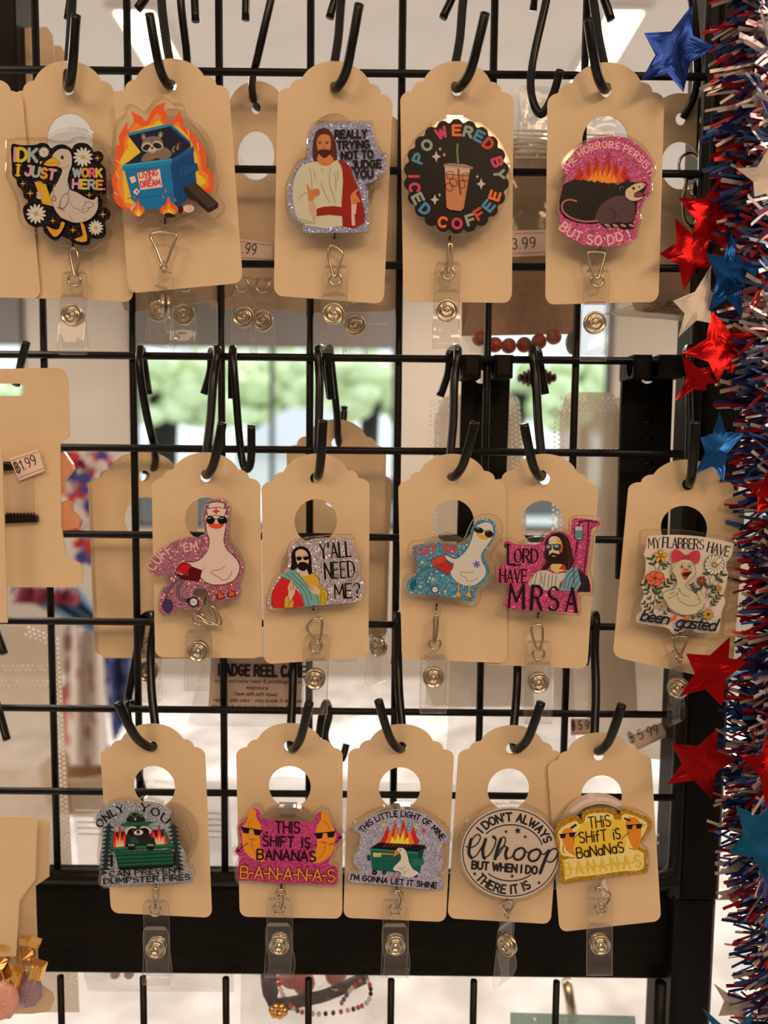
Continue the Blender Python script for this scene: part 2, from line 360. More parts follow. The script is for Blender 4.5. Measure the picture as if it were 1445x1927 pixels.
class Art:
    """flat print, drawn in the coordinates of a 6.02x enlargement whose corner is at pixel (ox, oy)"""
    def __init__(s, ox, oy, Y, sc=6.0208):
        s.ox, s.oy, s.Y, s.sc = ox, oy, Y, sc; s.mb = MB(); s.n = 0
    def px(s, p): return (s.ox + p[0] / s.sc, s.oy + p[1] / s.sc)
    def pt(s, p):
        q = s.px(p); return W(q[0], q[1], s.Y - s.n * LAY)
    def poly(s, col, pts, sm=0, gl=0):
        s.n += 1
        if sm: pts = smoothpts([Vector(p) for p in pts], sm, True)
        pts = [Vector((p[0], p[1], 0)) for p in pts]
        vs = [s.pt(p) for p in pts]; fs = []
        for t in tessellate_polygon([pts]):
            a, b, c = (pts[i] for i in t)
            fs.append(tuple(t) if (b - a).cross(c - a).z < 0 else (t[0], t[2], t[1]))
        s.mb.add(vs, fs, gl, obs(*col)); return s
    def ribbon(s, P, ws, c, gl=0, cap=True):
        """one flat brush stroke without overlaps in itself; sharp corners start a new stroke one layer up"""
        P = [Vector((p[0], p[1])) for p in P]; Q = [P[0]]; w = [ws[0]]
        for i in range(1, len(P)):
            if (P[i] - Q[-1]).length > 0.6: Q.append(P[i]); w.append(ws[i])
        closed = len(Q) > 3 and (Q[0] - Q[-1]).length < 0.9
        if len(Q) < 2: s.dot(Q[0], w[0] / 2, c, gl); return
        runs = [[0]]
        for i in range(1, len(Q)):
            runs[-1].append(i)
            if i < len(Q) - 1:
                d0 = (Q[i] - Q[i-1]).normalized(); d1 = (Q[i+1] - Q[i]).normalized()
                if d0.dot(d1) < 0.55: runs.append([i])
        for ri, r in enumerate(runs):
            if ri: s.n += 1
            L_, R_ = [], []; m = len(r)
            for k, i in enumerate(r):
                ds = []
                if k > 0: ds.append((Q[i] - Q[r[k-1]]).normalized())
                if k < m - 1: ds.append((Q[r[k+1]] - Q[i]).normalized())
                d = sum(ds, Vector((0, 0))).normalized() if len(ds) > 1 else ds[0]
                n = Vector((-d.y, d.x)); f = w[i] / 2 / max(0.75, n.dot(Vector((-ds[0].y, ds[0].x))))
                L_.append(Q[i] + n * f); R_.append(Q[i] - n * f)
            vs = L_ + R_; fs = [(k, k + 1, m + k + 1, m + k) for k in range(m - 1)]
            if cap:
                for e, o, idx in ((0, -1, 0), (m - 1, 1, m - 1)):
                    if closed and len(runs) == 1: continue
                    i = r[e]; j = r[1] if e == 0 else r[m - 2]; d = (Q[i] - Q[j]).normalized(); n = (L_[e] - Q[i]); ln = n.length
                    base = len(vs); arc = [Q[i] + n * math.cos(t) + d * ln * math.sin(t) for t in (0.6, 1.2, 1.94, 2.54)]
                    vs += arc; f = [e] + list(range(base, base + 4)) + [m + e]
                    fs.append(tuple(f) if e == m - 1 else tuple(f[::-1]))
            pp = [s.pt(p) for p in vs]
            s.mb.add(pp, fs, gl, c)
    def seg(s, a, b, w, c, gl=0):
        a, b = Vector((a[0], a[1])), Vector((b[0], b[1])); d = b - a
        if d.length < 1e-6: return
        n = Vector((-d.y, d.x)).normalized() * (w / 2)
        s.mb.add([s.pt(p) for p in (a + n, b + n, b - n, a - n)], [(0, 1, 2, 3)], gl, c)
    def dot(s, p, r, c, gl=0, k=8):
        s.mb.add([s.pt((p[0] + r * math.cos(-2 * math.pi * i / k), p[1] + r * math.sin(-2 * math.pi * i / k))) for i in range(k)], [tuple(range(k))], gl, c)
    def line(s, col, w, pts, sm=4, closed=False, gl=0):
        s.n += 1; c = obs(*col)
        if sm and len(pts) > 2: pts = smoothpts([Vector(p) for p in pts], sm, closed)
        pts = list(pts) + ([pts[0]] if closed else [])
        s.ribbon(pts, [w] * len(pts), c, gl)
        return s
    def ell(s, col, cx, cy, rx, ry=None, rot=0, n=22, gl=0):
        ry = ry or rx; a = math.radians(rot)
        return s.poly(col, [(cx + rx * math.cos(t) * math.cos(a) - ry * math.sin(t) * math.sin(a), cy + rx * math.cos(t) * math.sin(a) + ry * math.sin(t) * math.cos(a)) for t in [2 * math.pi * i / n for i in range(n)]], 0, gl)
    def spark(s, col, cx, cy, r, k=0.28, rot=0):
        return s.poly(col, [(cx + (r if i % 2 == 0 else r * k) * math.cos(rot + i * math.pi / 4), cy + (r if i % 2 == 0 else r * k) * math.sin(rot + i * math.pi / 4)) for i in range(8)])
    def star(s, col, cx, cy, r, rot=-90, k=0.45, n=5):
        return s.poly(col, [(cx + (r if i % 2 == 0 else r * k) * math.cos(math.radians(rot) + i * math.pi / n), cy + (r if i % 2 == 0 else r * k) * math.sin(math.radians(rot) + i * math.pi / n)) for i in range(2 * n)])
    def daisy(s, cx, cy, r, n=13, pc=(205, 185, 160), cc=(190, 150, 60)):
        for i in range(n):
            a = 2 * math.pi * i / n + 0.2
            s.n -= 1 if i % 2 else 0; s.ell(pc, cx + r * 0.6 * math.cos(a), cy + r * 0.6 * math.sin(a), r * 0.42, r * 0.145, math.degrees(a), 10)
        s.n += 1; return s.ell(cc, cx, cy, r * 0.18)
    def glyphs(s, txt, gap, fmap, h, w, cols, serif=0.0, contrast=0.0, shear=0.0, widths=None):
        lays = []; x = 0.0; toks = []
        i = 0
        while i < len(txt):
            if txt[i:i + 2] == 'b$': toks.append('b$'); i += 2
            else: toks.append(txt[i]); i += 1
        for t in toks:
            if t == ' ': x += 2.6; continue
            wd, st = FONT[t]; lays.append((t, x, wd, st)); x += wd + gap
        total = max(0.001, x - gap); s.n += 1
        if total < 1.2: lays = [(t, x0 + (1.2 - total) / 2, wd, st) for t, x0, wd, st in lays]; total = 1.2
        n0 = s.n; top = s.n
        for idx, (t, x0, wd, st) in enumerate(lays):
            c = obs(*cols[idx % len(cols)]); s.n = n0 + (7 if idx % 2 else 0)
            for pl in st:
                P = [fmap((x0 + p[0] + shear * p[1]) / total, p[1] / 6.0) for p in pl]; sw = []
                for i in range(len(P) - 1):
                    dx, dy = pl[i + 1][0] - pl[i][0], pl[i + 1][1] - pl[i][1]; ln = math.hypot(dx, dy) or 1
                    ww = w * (1 - contrast * abs(dx) / ln)
                    if contrast and dx * dy > 0 and abs(dx) > 0.2: ww *= 0.6
                    sw.append(ww)
                pw = [sw[0]] + [(sw[i] + sw[i+1]) / 2 for i in range(len(sw) - 1)] + [sw[-1]] if sw else [w]
                if len(P) == 3 and contrast: pw = None
                if pw is None:
                    for i in range(2): s.ribbon(P[i:i+2], [sw[i]] * 2, c, 0); s.n += 1
                else: s.ribbon(P, pw, c, 0, True)
                s.n += 1
                if serif and P[0] != P[-1]:
                    for e, q in ((0, 1), (-1, -2)):
                        dx, dy = pl[q][0] - pl[e][0], pl[q][1] - pl[e][1]
                        if pl[e][1] in (0, 6) and abs(dy) > abs(dx) * 0.4:
                            bx = pl[e][0] + x0; by = pl[e][1] / 6.0
                            s.seg(fmap((bx - serif + shear * pl[e][1]) / total, by), fmap((bx + serif + shear * pl[e][1]) / total, by), w * 0.42, c)
                        elif abs(dx) > abs(dy):
                            bx = (pl[e][0] + x0); y0 = pl[e][1]
                            s.seg(fmap(bx / total, (y0 - serif * 0.9) / 6.0), fmap(bx / total, (y0 + serif * 0.9) / 6.0), w * 0.42, c)
                    s.n += 0.5
            top = max(top, s.n)
        s.n = top
        return s
    def text(s, txt, p0, p1, h, w, cols, gap=1.3, **k):
        if not isinstance(cols, list): cols = [cols]
        p0, p1 = Vector(p0), Vector(p1); d = p1 - p0; n = Vector((d.y, -d.x)).normalized() * h
        return s.glyphs(txt, gap, lambda u, v: p0 + d * u + n * v, h, w, cols, **k)
    def arc(s, txt, c, rx, ry, a0, a1, h, w, cols, gap=1.3, inv=False, **k):
        """baseline on an ellipse; angles in degrees, 0 = right, 90 = up"""
        if not isinstance(cols, list): cols = [cols]
        def fm(u, v):
            a = math.radians(a0 + (a1 - a0) * u); hh = -v * h if inv else v * h
            return Vector((c[0] + (rx + hh) * math.cos(a), c[1] - (ry + hh) * math.sin(a)))
        return s.glyphs(txt, gap, fm, h, w, cols, **k)
    def build(s, parent): return s.mb.build('printed_artwork', ['print', 'glitter'], parent)
# ------------------------------------------------------------------ printed designs of the badge toppers
BLK = (22, 16, 16); WHT = (205, 185, 165)
def art_idk(a):
    a.poly((24, 17, 18), [(130,190),(240,200),(400,195),(470,172),(540,190),(580,235),(640,200),(720,190),(790,225),(815,240),(840,200),(900,172),(990,185),(1040,235),(1060,275),(1120,265),(1170,310),(1165,370),(1140,405),(1190,460),(1200,560),(1200,745),(1120,750),(1160,820),(1160,900),(1200,905),(1250,960),(1240,1030),(1190,1070),(1205,1180),(1170,1250),(1090,1262),(1030,1255),(1015,1320),(940,1335),(860,1320),(790,1275),(700,1235),(650,1280),(590,1270),(500,1190),(480,1125),(390,1130),(300,1070),(265,980),(265,900),(320,840),(270,790),(255,720),(195,650),(185,590),(140,540),(135,450),(130,360)], 3, 1)
    for x, y, r, n in ((497,280,62,14),(940,335,112,13),(410,978,112,13),(1085,1135,86,13)): a.daisy(x, y, r, n)
    for x, y, r in ((258,635,38),(342,745,46),(1102,347,38),(1010,765,38),(598,1055,38),(827,1162,40),(1165,985,45)): a.spark((205,140,45), x, y, r, 0.25)
    pk, ye, gr, orr = (200,130,135), (205,165,40), (150,155,140), (205,135,45)
    a.text("IDK", (165,375), (415,385), 140, 36, [pk, ye, gr], serif=.5); a.text(",", (450,395), (475,395), 60, 22, orr)
    a.text("I", (180,540), (222,543), 118, 34, ye, serif=.9)
    a.text("JUST", (285,535), (615,590), 105, 32, [pk, gr, orr, pk], serif=.4)
    a.text("WORK", (830,555), (1150,560), 90, 28, [gr, orr, (205,80,110), ye], serif=.4)
    a.text("HERE.", (825,685), (1185,700), 95, 28, [pk, ye, gr, orr, (205,80,130)], serif=.4)
    G = (190,165,140)
    a.poly(G, [(700,240),(780,260),(812,330),(812,420),(780,520),(765,620),(790,700),(880,740),(980,800),(1060,820),(1100,782),(1112,850),(1100,930),(1050,1010),(960,1065),(850,1078),(760,1050),(690,1020),(640,960),(600,880),(560,800),(600,700),(640,640),(680,560),(705,490),(690,455),(640,440),(600,400),(595,320),(640,265)], 3)
    a.poly((212,150,30), [(605,333),(500,405),(520,430),(600,442),(670,430),(680,405),(650,375)], 3)
    a.line((90,55,40), 4, [(605,335),(655,375),(680,410),(620,440),(530,435)])
    a.line((90,55,40), 4, [(505,405),(560,405),(660,395)])
    a.line((90,55,40), 4, [(700,455),(745,458),(785,420)])
    a.ell((60,25,35), 705, 338, 18, 24)
    a.poly((205,150,35), [(385,610),(520,640),(605,895),(480,865)]); a.line((80,50,30), 4, [(385,610),(520,640),(605,895),(480,865)], 0, True)
    a.poly((180,120,60), [(415,602),(480,612),(478,632),(420,622)])
    for y in (742, 770, 795): a.ell(G, 440, y, 30, 14, 15)
    a.line((110,70,60), 3, [(410,740),(440,728),(468,750)]); a.line((110,70,60), 3, [(415,768),(445,758),(470,780)])
    bl = (95,125,125)
    a.line(bl, 9, [(618,640),(600,700),(605,770)]); a.line(bl, 9, [(770,625),(785,680),(765,745),(740,750)])
    a.line(bl, 9, [(740,750),(700,790),(690,830)]); a.line(bl, 9, [(760,745),(780,790),(765,850)])
    a.line((120,75,80), 9, [(690,830),(675,880),(690,915),(725,910),(755,870),(768,840)])
    a.line((140,75,85), 9, [(605,775),(590,810),(612,835),(632,810),(620,780)], closed=True)
    a.line((140,75,85), 8, [(650,905),(690,925),(735,948)]); a.line((140,75,85), 7, [(650,905),(680,900)])
    lk = (105,75,60)
    for p in ([(790,840),(830,900),(900,930),(960,920)], [(960,830),(965,870),(950,890),(930,900)], [(965,850),(1010,840),(1055,860),(1040,900),(990,910)], [(990,905),(1000,930),(960,960),(910,950)], [(1115,800),(1100,860)], [(790,1000),(820,1060)], [(965,1020),(955,1060)], [(640,960),(690,1020),(760,1050)]): a.line(lk, 4, p)
    a.poly((212,140,35), [(690,1075),(735,1080),(700,1170),(650,1230),(610,1235),(560,1180),(530,1115),(600,1150),(670,1150)], 2)
    a.poly((212,140,35), [(910,1085),(945,1090),(975,1180),(985,1285),(900,1295),(845,1265),(910,1240),(940,1210)], 2)
    a.line((110,70,30), 3, [(545,1140),(640,1175)]); a.line((110,70,30), 3, [(880,1290),(940,1235)])
    rnd = random.Random(2)
    for i in range(140):
        x, y = rnd.uniform(200, 1150), rnd.uniform(420, 1280)
        if 560 < x < 1100 and y < 1060 or x + y < 800 or y > 1100 and x < 520: continue
        a.n -= 1; a.dot((x, y), rnd.choice((1.6, 2.5)), obs(170,150,130), 0, 5); a.n += 1
def flame(a, cols, cx, y0, w, h, n=5, seed=1):
    rnd = random.Random(seed)
    for k, c in enumerate(cols):
        f = 1 - k * 0.24; pts = [(cx - w / 2 * f, y0)]
        for i in range(n):
            u = (i + 0.5) / n; env = math.sin(math.pi * (0.12 + 0.76 * u)) ** 0.8
            pts.append((cx - w / 2 * f + w * f * (i + 0.15) / n, y0 - h * f * env * 0.45))
            pts.append((cx - w / 2 * f + w * f * u + rnd.uniform(-.04, .06) * w, y0 - h * f * env * rnd.uniform(.8, 1.08)))
            pts.append((cx - w / 2 * f + w * f * (i + 0.9) / n, y0 - h * f * env * 0.42))
        pts.append((cx + w / 2 * f, y0)); a.poly(c, pts, 2)
def raccoon_head(a, cx, cy, s):
    g = (110,85,65)
    for sx in (-1, 1):
        a.ell(g, cx + sx * 95 * s, cy - 95 * s - (25 * s if sx > 0 else 0), 28 * s, 42 * s, sx * 15); a.ell((165,135,110), cx + sx * 95 * s, cy - 90 * s - (25 * s if sx > 0 else 0), 14 * s, 26 * s, sx * 15)
    a.poly((125,100,80), [(cx - 115*s, cy + 10*s), (cx - 90*s, cy - 75*s), (cx, cy - 105*s), (cx + 85*s, cy - 90*s), (cx + 125*s, cy - 20*s), (cx + 115*s, cy + 45*s), (cx + 30*s, cy + 90*s), (cx - 50*s, cy + 85*s)], 3)
    a.ell((185,160,135), cx - 60*s, cy + 15*s, 62*s, 52*s, -25); a.ell((185,160,135), cx + 60*s, cy + 0*s, 66*s, 52*s, 12)
    a.ell((38,26,22), cx - 62*s, cy + 22*s, 46*s, 32*s, -28); a.ell((38,26,22), cx + 60*s, cy + 2*s, 52*s, 32*s, 18)
    a.ell((10,8,8), cx - 48*s, cy + 14*s, 13*s); a.ell((10,8,8), cx + 45*s, cy + 0*s, 13*s)
    a.ell((205,180,155), cx + 2*s, cy + 48*s, 42*s, 34*s); a.ell((120,60,55), cx + 2*s, cy + 30*s, 18*s, 15*s); a.line((60,35,30), 4*s, [(cx - 22*s, cy + 62*s), (cx + 4*s, cy + 68*s), (cx + 32*s, cy + 56*s)])
    a.line((60,45,35), 6*s, [(cx, cy - 80*s), (cx, cy - 25*s)])
def art_dumpster(a):
    a.poly((226,84,36), [(640,205),(560,240),(500,310),(450,410),(400,360),(340,330),(285,300),(310,380),(300,440),(240,510),(240,420),(190,490),(140,590),(150,680),(100,690),(110,790),(85,860),(95,960),(60,1080),(85,1200),(80,1270),(130,1360),(220,1410),(300,1400),(1150,1220),(1205,1150),(1210,1050),(1150,940),(1120,960),(1140,860),(1100,700),(1040,620),(950,510),(880,470),(860,370),(825,290),(800,350),(710,420),(690,330),(650,270),(672,205)], 3)
    a.poly((233,125,40), [(560,330),(480,450),(400,470),(330,430),(260,520),(200,640),(200,760),(130,900),(130,1050),(120,1150),(180,1300),(260,1390),(500,1200),(1100,1180),(1160,1100),(1140,1010),(1080,950),(1060,800),(1000,700),(900,600),(820,420),(740,470),(640,440),(620,350)], 3)
    a.poly((240,175,45), [(560,420),(600,400),(640,440),(820,480),(950,620),(1040,850),(1040,1000),(1100,1050),(1060,1150),(300,1350),(200,1200),(190,1000),(160,850),(250,700),(240,640),(300,540),(450,470),(530,450)], 3)
    for p in ([(150,880),(110,850)], [(130,1050),(110,980)], [(130,1245),(90,1215)], [(740,250),(700,230)], [(935,580),(925,500)], [(1045,745),(1035,660)]): a.line((225,185,140), 9, p, 0)
    a.poly((14,22,40), [(245,570),(740,450),(950,640),(960,690),(740,830),(250,870),(390,760)])
    a.poly((45,120,150), [(240,545),(690,440),(740,440),(955,640),(950,660),(735,465),(250,575)]); a.poly((20,62,95), [(740,470),(955,655),(940,670),(730,490)])
    a.poly((12,30,48), [(400,780),(200,900),(740,840),(960,700)])
    for i, x in enumerate((770, 795, 820, 845)): a.ell((45,30,25) if i % 2 else (130,100,80), x, 725 - i * 16, 22, 46, 25)
    a.poly((125,98,76), [(430,790),(560,700),(660,700),(740,770),(700,830),(540,850),(400,865)], 3)
    raccoon_head(a, 518, 685, 1.0)
    a.ell((35,26,24), 375, 882, 32, 18, -10); a.ell((35,26,24), 565, 848, 40, 18, -10)
    a.poly((28,118,150), [(180,910),(740,840),(740,900),(180,965)]); a.poly((55,150,175), [(175,905),(735,832),(742,850),(180,925)])
    a.poly((20,80,118), [(740,835),(985,690),(1000,745),(742,900)])
    a.poly((22,105,145), [(205,965),(725,900),(785,1400),(440,1410),(290,1300)])
    a.poly((14,62,105), [(725,900),(985,750),(1020,1100),(900,1320),(785,1390)])
    for y0, y1 in ((1085,1050), (1280,1250)): a.line((14,75,110), 5, [(240,y0),(760,y1)], 0)
    a.poly((18,72,112), [(820,920),(1025,885),(1040,960),(830,1075)]); a.line((10,40,70), 5, [(820,920),(1025,885),(1040,960),(830,1075)], 0, True)
    a.line((10,40,70), 4, [(865,930),(875,1040)], 0)
    a.poly((225,190,165), [(348,995),(605,950),(635,1155),(385,1190)]); a.line((200,120,110), 3, [(348,995),(605,950),(635,1155),(385,1190)], 0, True)
    rd = (205,60,60)
    a.text("LIVING", (378,1052), (582,1022), 62, 13, rd); a.text("THE", (440,1085), (522,1075), 34, 8, rd); a.text("DREAM", (392,1158), (612,1130), 64, 13, rd)
    a.poly((225,190,165), [(262,1045),(320,1030),(342,1090),(290,1118)]); a.line(rd, 4, [(290,1055),(315,1085)], 0)
    a.poly((225,190,165), [(340,1168),(382,1205),(345,1250),(300,1212)]); a.ell((200,50,55), 347, 1208, 14)
    a.poly((42,28,22), [(868,1165),(1010,1105),(1270,1340),(1265,1390),(1180,1440),(1150,1445),(1010,1320),(950,1300),(905,1250)], 1)
    a.poly((68,48,38), [(900,1150),(1000,1115),(1255,1345),(1160,1400)]); a.line((30,20,18), 5, [(900,1160),(1150,1400)], 0)
    for cx, w, h in ((900,130,90), (290,90,100)):
        a.ell((215,175,150), cx + 30, 1400, w / 2, h / 2); a.line((80,55,45), 4, [(cx, 1380), (cx + 30, 1360), (cx + 60, 1400), (cx + 20, 1430)])
    a.ell((40,28,26), 838, 1410, 36, 44); a.ell((200,70,50), 880, 1445, 20, 16)
    for cx, cy, w, h in ((362,1490,140,200), (712,1490,200,230)):
        for f, c in ((1, (226,84,36)), (.68, (240,140,40)), (.4, (244,196,60))):
            a.poly(c, [(cx, cy), (cx - w/2*f, cy - h*.2), (cx - w*.42*f, cy - h*.5*f), (cx - w*.2*f, cy - h*.6*f), (cx - w*.05*f, cy - h*f), (cx + w*.15*f, cy - h*.65*f), (cx + w*.45*f, cy - h*.5*f), (cx + w/2*f, cy - h*.25*f)], 3)
    for x, y in ((675,1200), (645,1270), (785,1300), (320,1275)): a.ell((226,84,36), x, y, 8, 20)
    a.poly((30,22,20), [(655,1470),(700,1445),(770,1470),(780,1495),(690,1505)], 2)
def art_judge(a):
    a.poly((150,140,150), [(620,250),(1040,245),(1075,310),(1110,420),(1150,540),(1180,590),(1235,610),(1250,700),(1240,790),(1150,840),(1120,900),(1040,930),(1000,940),(1040,1000),(1040,1120),(1050,1400),(1045,1460),(880,1490),(360,1492),(300,1460),(290,1400),(180,1300),(130,1150),(130,1000),(190,820),(280,690),(350,650),(360,420),(430,290),(520,255)], 3, 1)
    sk = (196,112,62); hair = (82,34,28)
    a.poly(hair, [(520,308),(600,325),(650,410),(680,520),(685,690),(640,690),(600,600),(480,600),(470,690),(415,660),(410,540),(420,440),(450,350)], 3)
    a.poly((196,178,140), [(480,690),(380,700),(280,740),(210,860),(185,1000),(190,1150),(240,1330),(330,1380),(440,1388),(355,1390),(360,1415),(750,1415),(760,1000),(740,690),(660,680),(560,740)], 2)
    a.poly(sk, [(475,610),(610,610),(650,690),(560,740),(470,700)], 2)
    a.poly(sk, [(460,440),(500,385),(560,378),(605,400),(618,470),(605,560),(545,630),(490,590),(462,520)], 3)
    a.poly((66,24,20), [(480,560),(540,548),(612,560),(600,610),(545,648),(495,615)], 3)
    for x in (492, 575): a.line((50,22,18), 8, [(x - 22, 462), (x + 22, 462)], 0); a.ell((45,25,20), x, 480, 14, 8)
    a.line((150,75,40), 5, [(540,480),(528,525),(555,530)])
    a.line((150,80,50), 4, [(540,690),(550,715),(560,700)])
    rd = (142,28,22)
    a.poly(rd, [(695,670),(780,690),(840,760),(880,880),(940,1010),(975,1150),(1000,1385),(750,1418),(755,900),(735,740)], 2)
    a.poly(rd, [(455,1225),(520,1200),(650,1190),(760,1205),(760,1305),(600,1290),(455,1305)], 1)
    a.poly((205,165,140), [(850,1150),(910,1160),(900,1280),(885,1280),(892,1410),(855,1412),(850,1300)], 0)
    a.poly(sk, [(840,1110),(850,1050),(920,995),(930,1015),(900,1050),(955,1140),(930,1145),(905,1165),(880,1178),(845,1150)], 2)
    a.poly((196,150,120), [(365,1120),(425,1130),(445,1200),(450,1300),(435,1385),(390,1290),(365,1200)], 1)
    a.poly(sk, [(345,935),(375,985),(400,1005),(470,990),(490,1020),(490,1060),(440,1085),(420,1125),(365,1125),(355,1030)], 2)
    for p in ([(400,1040),(450,1005)], [(420,1062),(480,1020)], [(440,1082),(485,1050)], [(885,1150),(900,1120)], [(905,1160),(930,1125)]): a.line((130,60,40), 4, p, 0)
    for p in ([(380,765),(395,870),(405,990)], [(425,780),(440,880)], [(510,770),(525,805)], [(620,765),(600,850),(610,970),(650,1080),(665,1165)], [(505,925),(540,1030),(605,1155)], [(650,810),(675,900),(670,1010)], [(695,775),(695,900)], [(250,1130),(290,1060),(350,1040)], [(440,1388),(380,1370),(240,1330)]): a.line((120,85,50), 3.5, p)
    for c, w in (((160,145,160), 34), (BLK, 25)):
        for t, p0, p1 in (("REALLY", (668,418), (1022,412)), ("TRYING", (690,540), (1052,530)), ("NOT TO", (740,660), (1092,640)), ("JUDGE", (855,765), (1185,750)), ("YOU", (888,870), (1092,865))): a.text(t, p0, p1, 82, w, c, gap=1.5)
def art_coffee(a):
    n = 22; pts = []
    for i in range(n):
        for k, rr in ((0, 0.965), (.25, 1.02), (.5, 1.035), (.75, 1.02)):
            t = 2 * math.pi * (i + k) / n; pts.append((715 + 578 * rr * math.cos(t), 795 + 630 * rr * math.sin(t)))
    a.poly((18,10,11), pts, 2)
    tl, sg, pk, og, rd = (72,122,140), (140,145,115), (200,55,85), (222,100,35), (196,62,42)
    C = (708, 800)
    def ring(t, cols, a0, a1, inv=False, r=(440, 495), h=118): a.arc(t, C, r[0], r[1], a0, a1, h, 34, cols, gap=2.2, inv=inv)
    def ltr(ch, col, x, y, ang, h=122, w=92, th=31):
        c, s_ = math.cos(math.radians(ang)), math.sin(math.radians(ang)); wx = w if ch != 'I' else 4
        bx, by = x - c * wx / 2 - s_ * h / 2, y - s_ * wx / 2 + c * h / 2
        a.text(ch, (bx, by), (bx + c * wx, by + s_ * wx), h, th, col)
    for ch, col, x, y, g in (('P',tl,285,590,-68),('O',sg,380,440,-45),('W',pk,545,302,-22),('E',og,720,272,0),('R',sg,850,290,14),('E',tl,975,340,27),('D',rd,1078,425,40),('B',pk,1178,632,72),('Y',sg,1200,770,88),
        ('I',rd,232,795,-90),('C',pk,242,920,-82+180),('E',sg,280,1045,-115+180),('D',tl,360,1165,-138+180),('C',og,560,1312,12),('O',pk,722,1328,0),('F',sg,876,1285,-18),('F',rd,975,1220,-32),('E',tl,1080,1128,-52),('E',og,1150,1012,-72)):
        if ch in 'CED' and x < 450 and y > 900: g = {920: 90, 1045: 62, 1165: 40}[y]
        ltr(ch, col, x, y, g, 105, 108 if ch == 'W' else 84 if ch != 'O' else 98)
    w_ = (190,165,145)
    for x, y, r in ((487,570,66), (530,485,26), (577,550,26), (995,880,66), (950,797,24), (470,1058,62), (524,1005,24)): a.poly(w_, [(x + (r if i % 2 == 0 else r*.42) * math.cos(i*math.pi/4) * .8, y + (r if i % 2 == 0 else r*.42) * math.sin(i*math.pi/4)) for i in range(8)])
    a.line((105,125,60), 20, [(728,430),(724,520),(734,640)])
    a.poly((188,112,68), [(580,690),(875,700),(800,1160),(760,1188),(640,1175),(600,1140)], 0); a.poly((196,150,125), [(580,690),(875,700),(860,775),(588,765)])
    a.poly((175,125,105), [(568,655),(660,645),(800,655),(905,690),(900,712),(575,688)]); a.line((70,28,25), 6, [(568,660),(905,692)], 0); a.line((70,28,25), 5, [(655,655),(795,655)], 0)
    br = (72,26,24)
    a.line(br, 7, [(585,765),(855,790)], 0); a.line(br, 7, [(580,690),(600,1150),(640,1175),(760,1190),(800,1160),(875,700)], 0)
    for x, y in ((640,780), (822,800), (680,865), (635,915), (775,885)): a.line(br, 7, [(x-35,y-38),(x+33,y-34),(x+32,y+38),(x-30,y+34)], 2, True)
    a.line(br, 18, [(738,715),(762,995)], 0); a.line((150,90,65), 6, [(742,715),(765,990)], 0)
def art_horrors(a):
    a.poly((190,82,108), [(800,222),(960,240),(1100,330),(1220,470),(1260,590),(1235,650),(1225,760),(1215,880),(1130,1000),(1085,1130),(1100,1180),(1070,1290),(1060,1370),(960,1430),(800,1470),(600,1465),(450,1440),(300,1370),(190,1290),(200,1190),(190,1100),(200,900),(230,760),(280,670),(230,600),(260,520),(380,380),(560,260)], 3, 1)
    tx = (225,160,150)
    a.arc("THE HORRORS PERSIST", (735,885), 515, 535, 151, 26, 72, 14, tx, gap=1.7)
    a.arc("BUT SO DO I", (655,700), 705, 748, 229, 299, 100, 19, tx, gap=1.7, inv=True)
    flame(a, [(176,28,34), (205,75,30), (225,125,35)], 680, 745, 590, 350, 6, 4)
    bk = (20,14,14)
    a.poly(bk, [(235,770),(300,735),(370,705),(450,720),(450,702),(540,735),(540,712),(600,745),(620,720),(690,750),(690,735),(760,765),(780,745),(860,770),(920,740),(950,720),(965,695),(1000,735),(1120,745),(1185,740),(1190,790),(1150,860),(1170,890),(1130,935),(1080,960),(1070,1080),(1030,1200),(1055,1245),(1020,1270),(930,1280),(850,1240),(790,1250),(720,1255),(640,1200),(560,1215),(400,1200),(250,1140),(200,1060),(195,960),(220,860)], 0)
    a.poly((82,52,50), [(860,895),(960,900),(1045,985),(1050,1080),(1020,1180),(950,1200),(850,1190),(760,1215),(640,1205),(600,1160),(650,1020),(760,930)], 3)
    rnd = random.Random(5)
    for i in range(46):
        x, y = rnd.uniform(680, 1010), rnd.uniform(950, 1160); a.n -= 1; a.line(rnd.choice([(45,28,28), (120,82,74)]), 4, [(x, y), (x - 12, y + 22)], 0)
    a.n += 60
    a.line((25,15,15), 5, [(760,1040),(820,1070),(820,1150),(790,1200)])
    a.poly((205,165,125), [(1000,790),(1060,755),(1150,750),(1175,775),(1110,830),(1050,860),(1040,905),(1090,915),(1150,900),(1120,930),(1060,950),(1000,945),(945,900),(950,830)], 2)
    a.ell(bk, 1037, 810, 16, 18); a.ell(bk, 1100, 792, 12, 9, -20); a.ell((190,110,105), 1155, 770, 14, 16)
    a.poly((120,55,62), [(1040,880),(1100,850),(1150,880),(1100,905),(1050,905)], 2)
    a.line((150,120,110), 5, [(880,835),(880,805),(900,790),(925,800)])
    a.line((170,88,75), 22, [(620,1178),(480,1185),(340,1150),(245,1080),(225,1010),(250,960),(310,938),(385,955)])
    for x in (740, 830, 920, 1015): a.ell((190,130,110), x, 1232, 34, 14, 20); a.line(bk, 4, [(x - 15, 1230), (x + 20, 1245)], 0)
def goose_bp(a, pink):
    pass
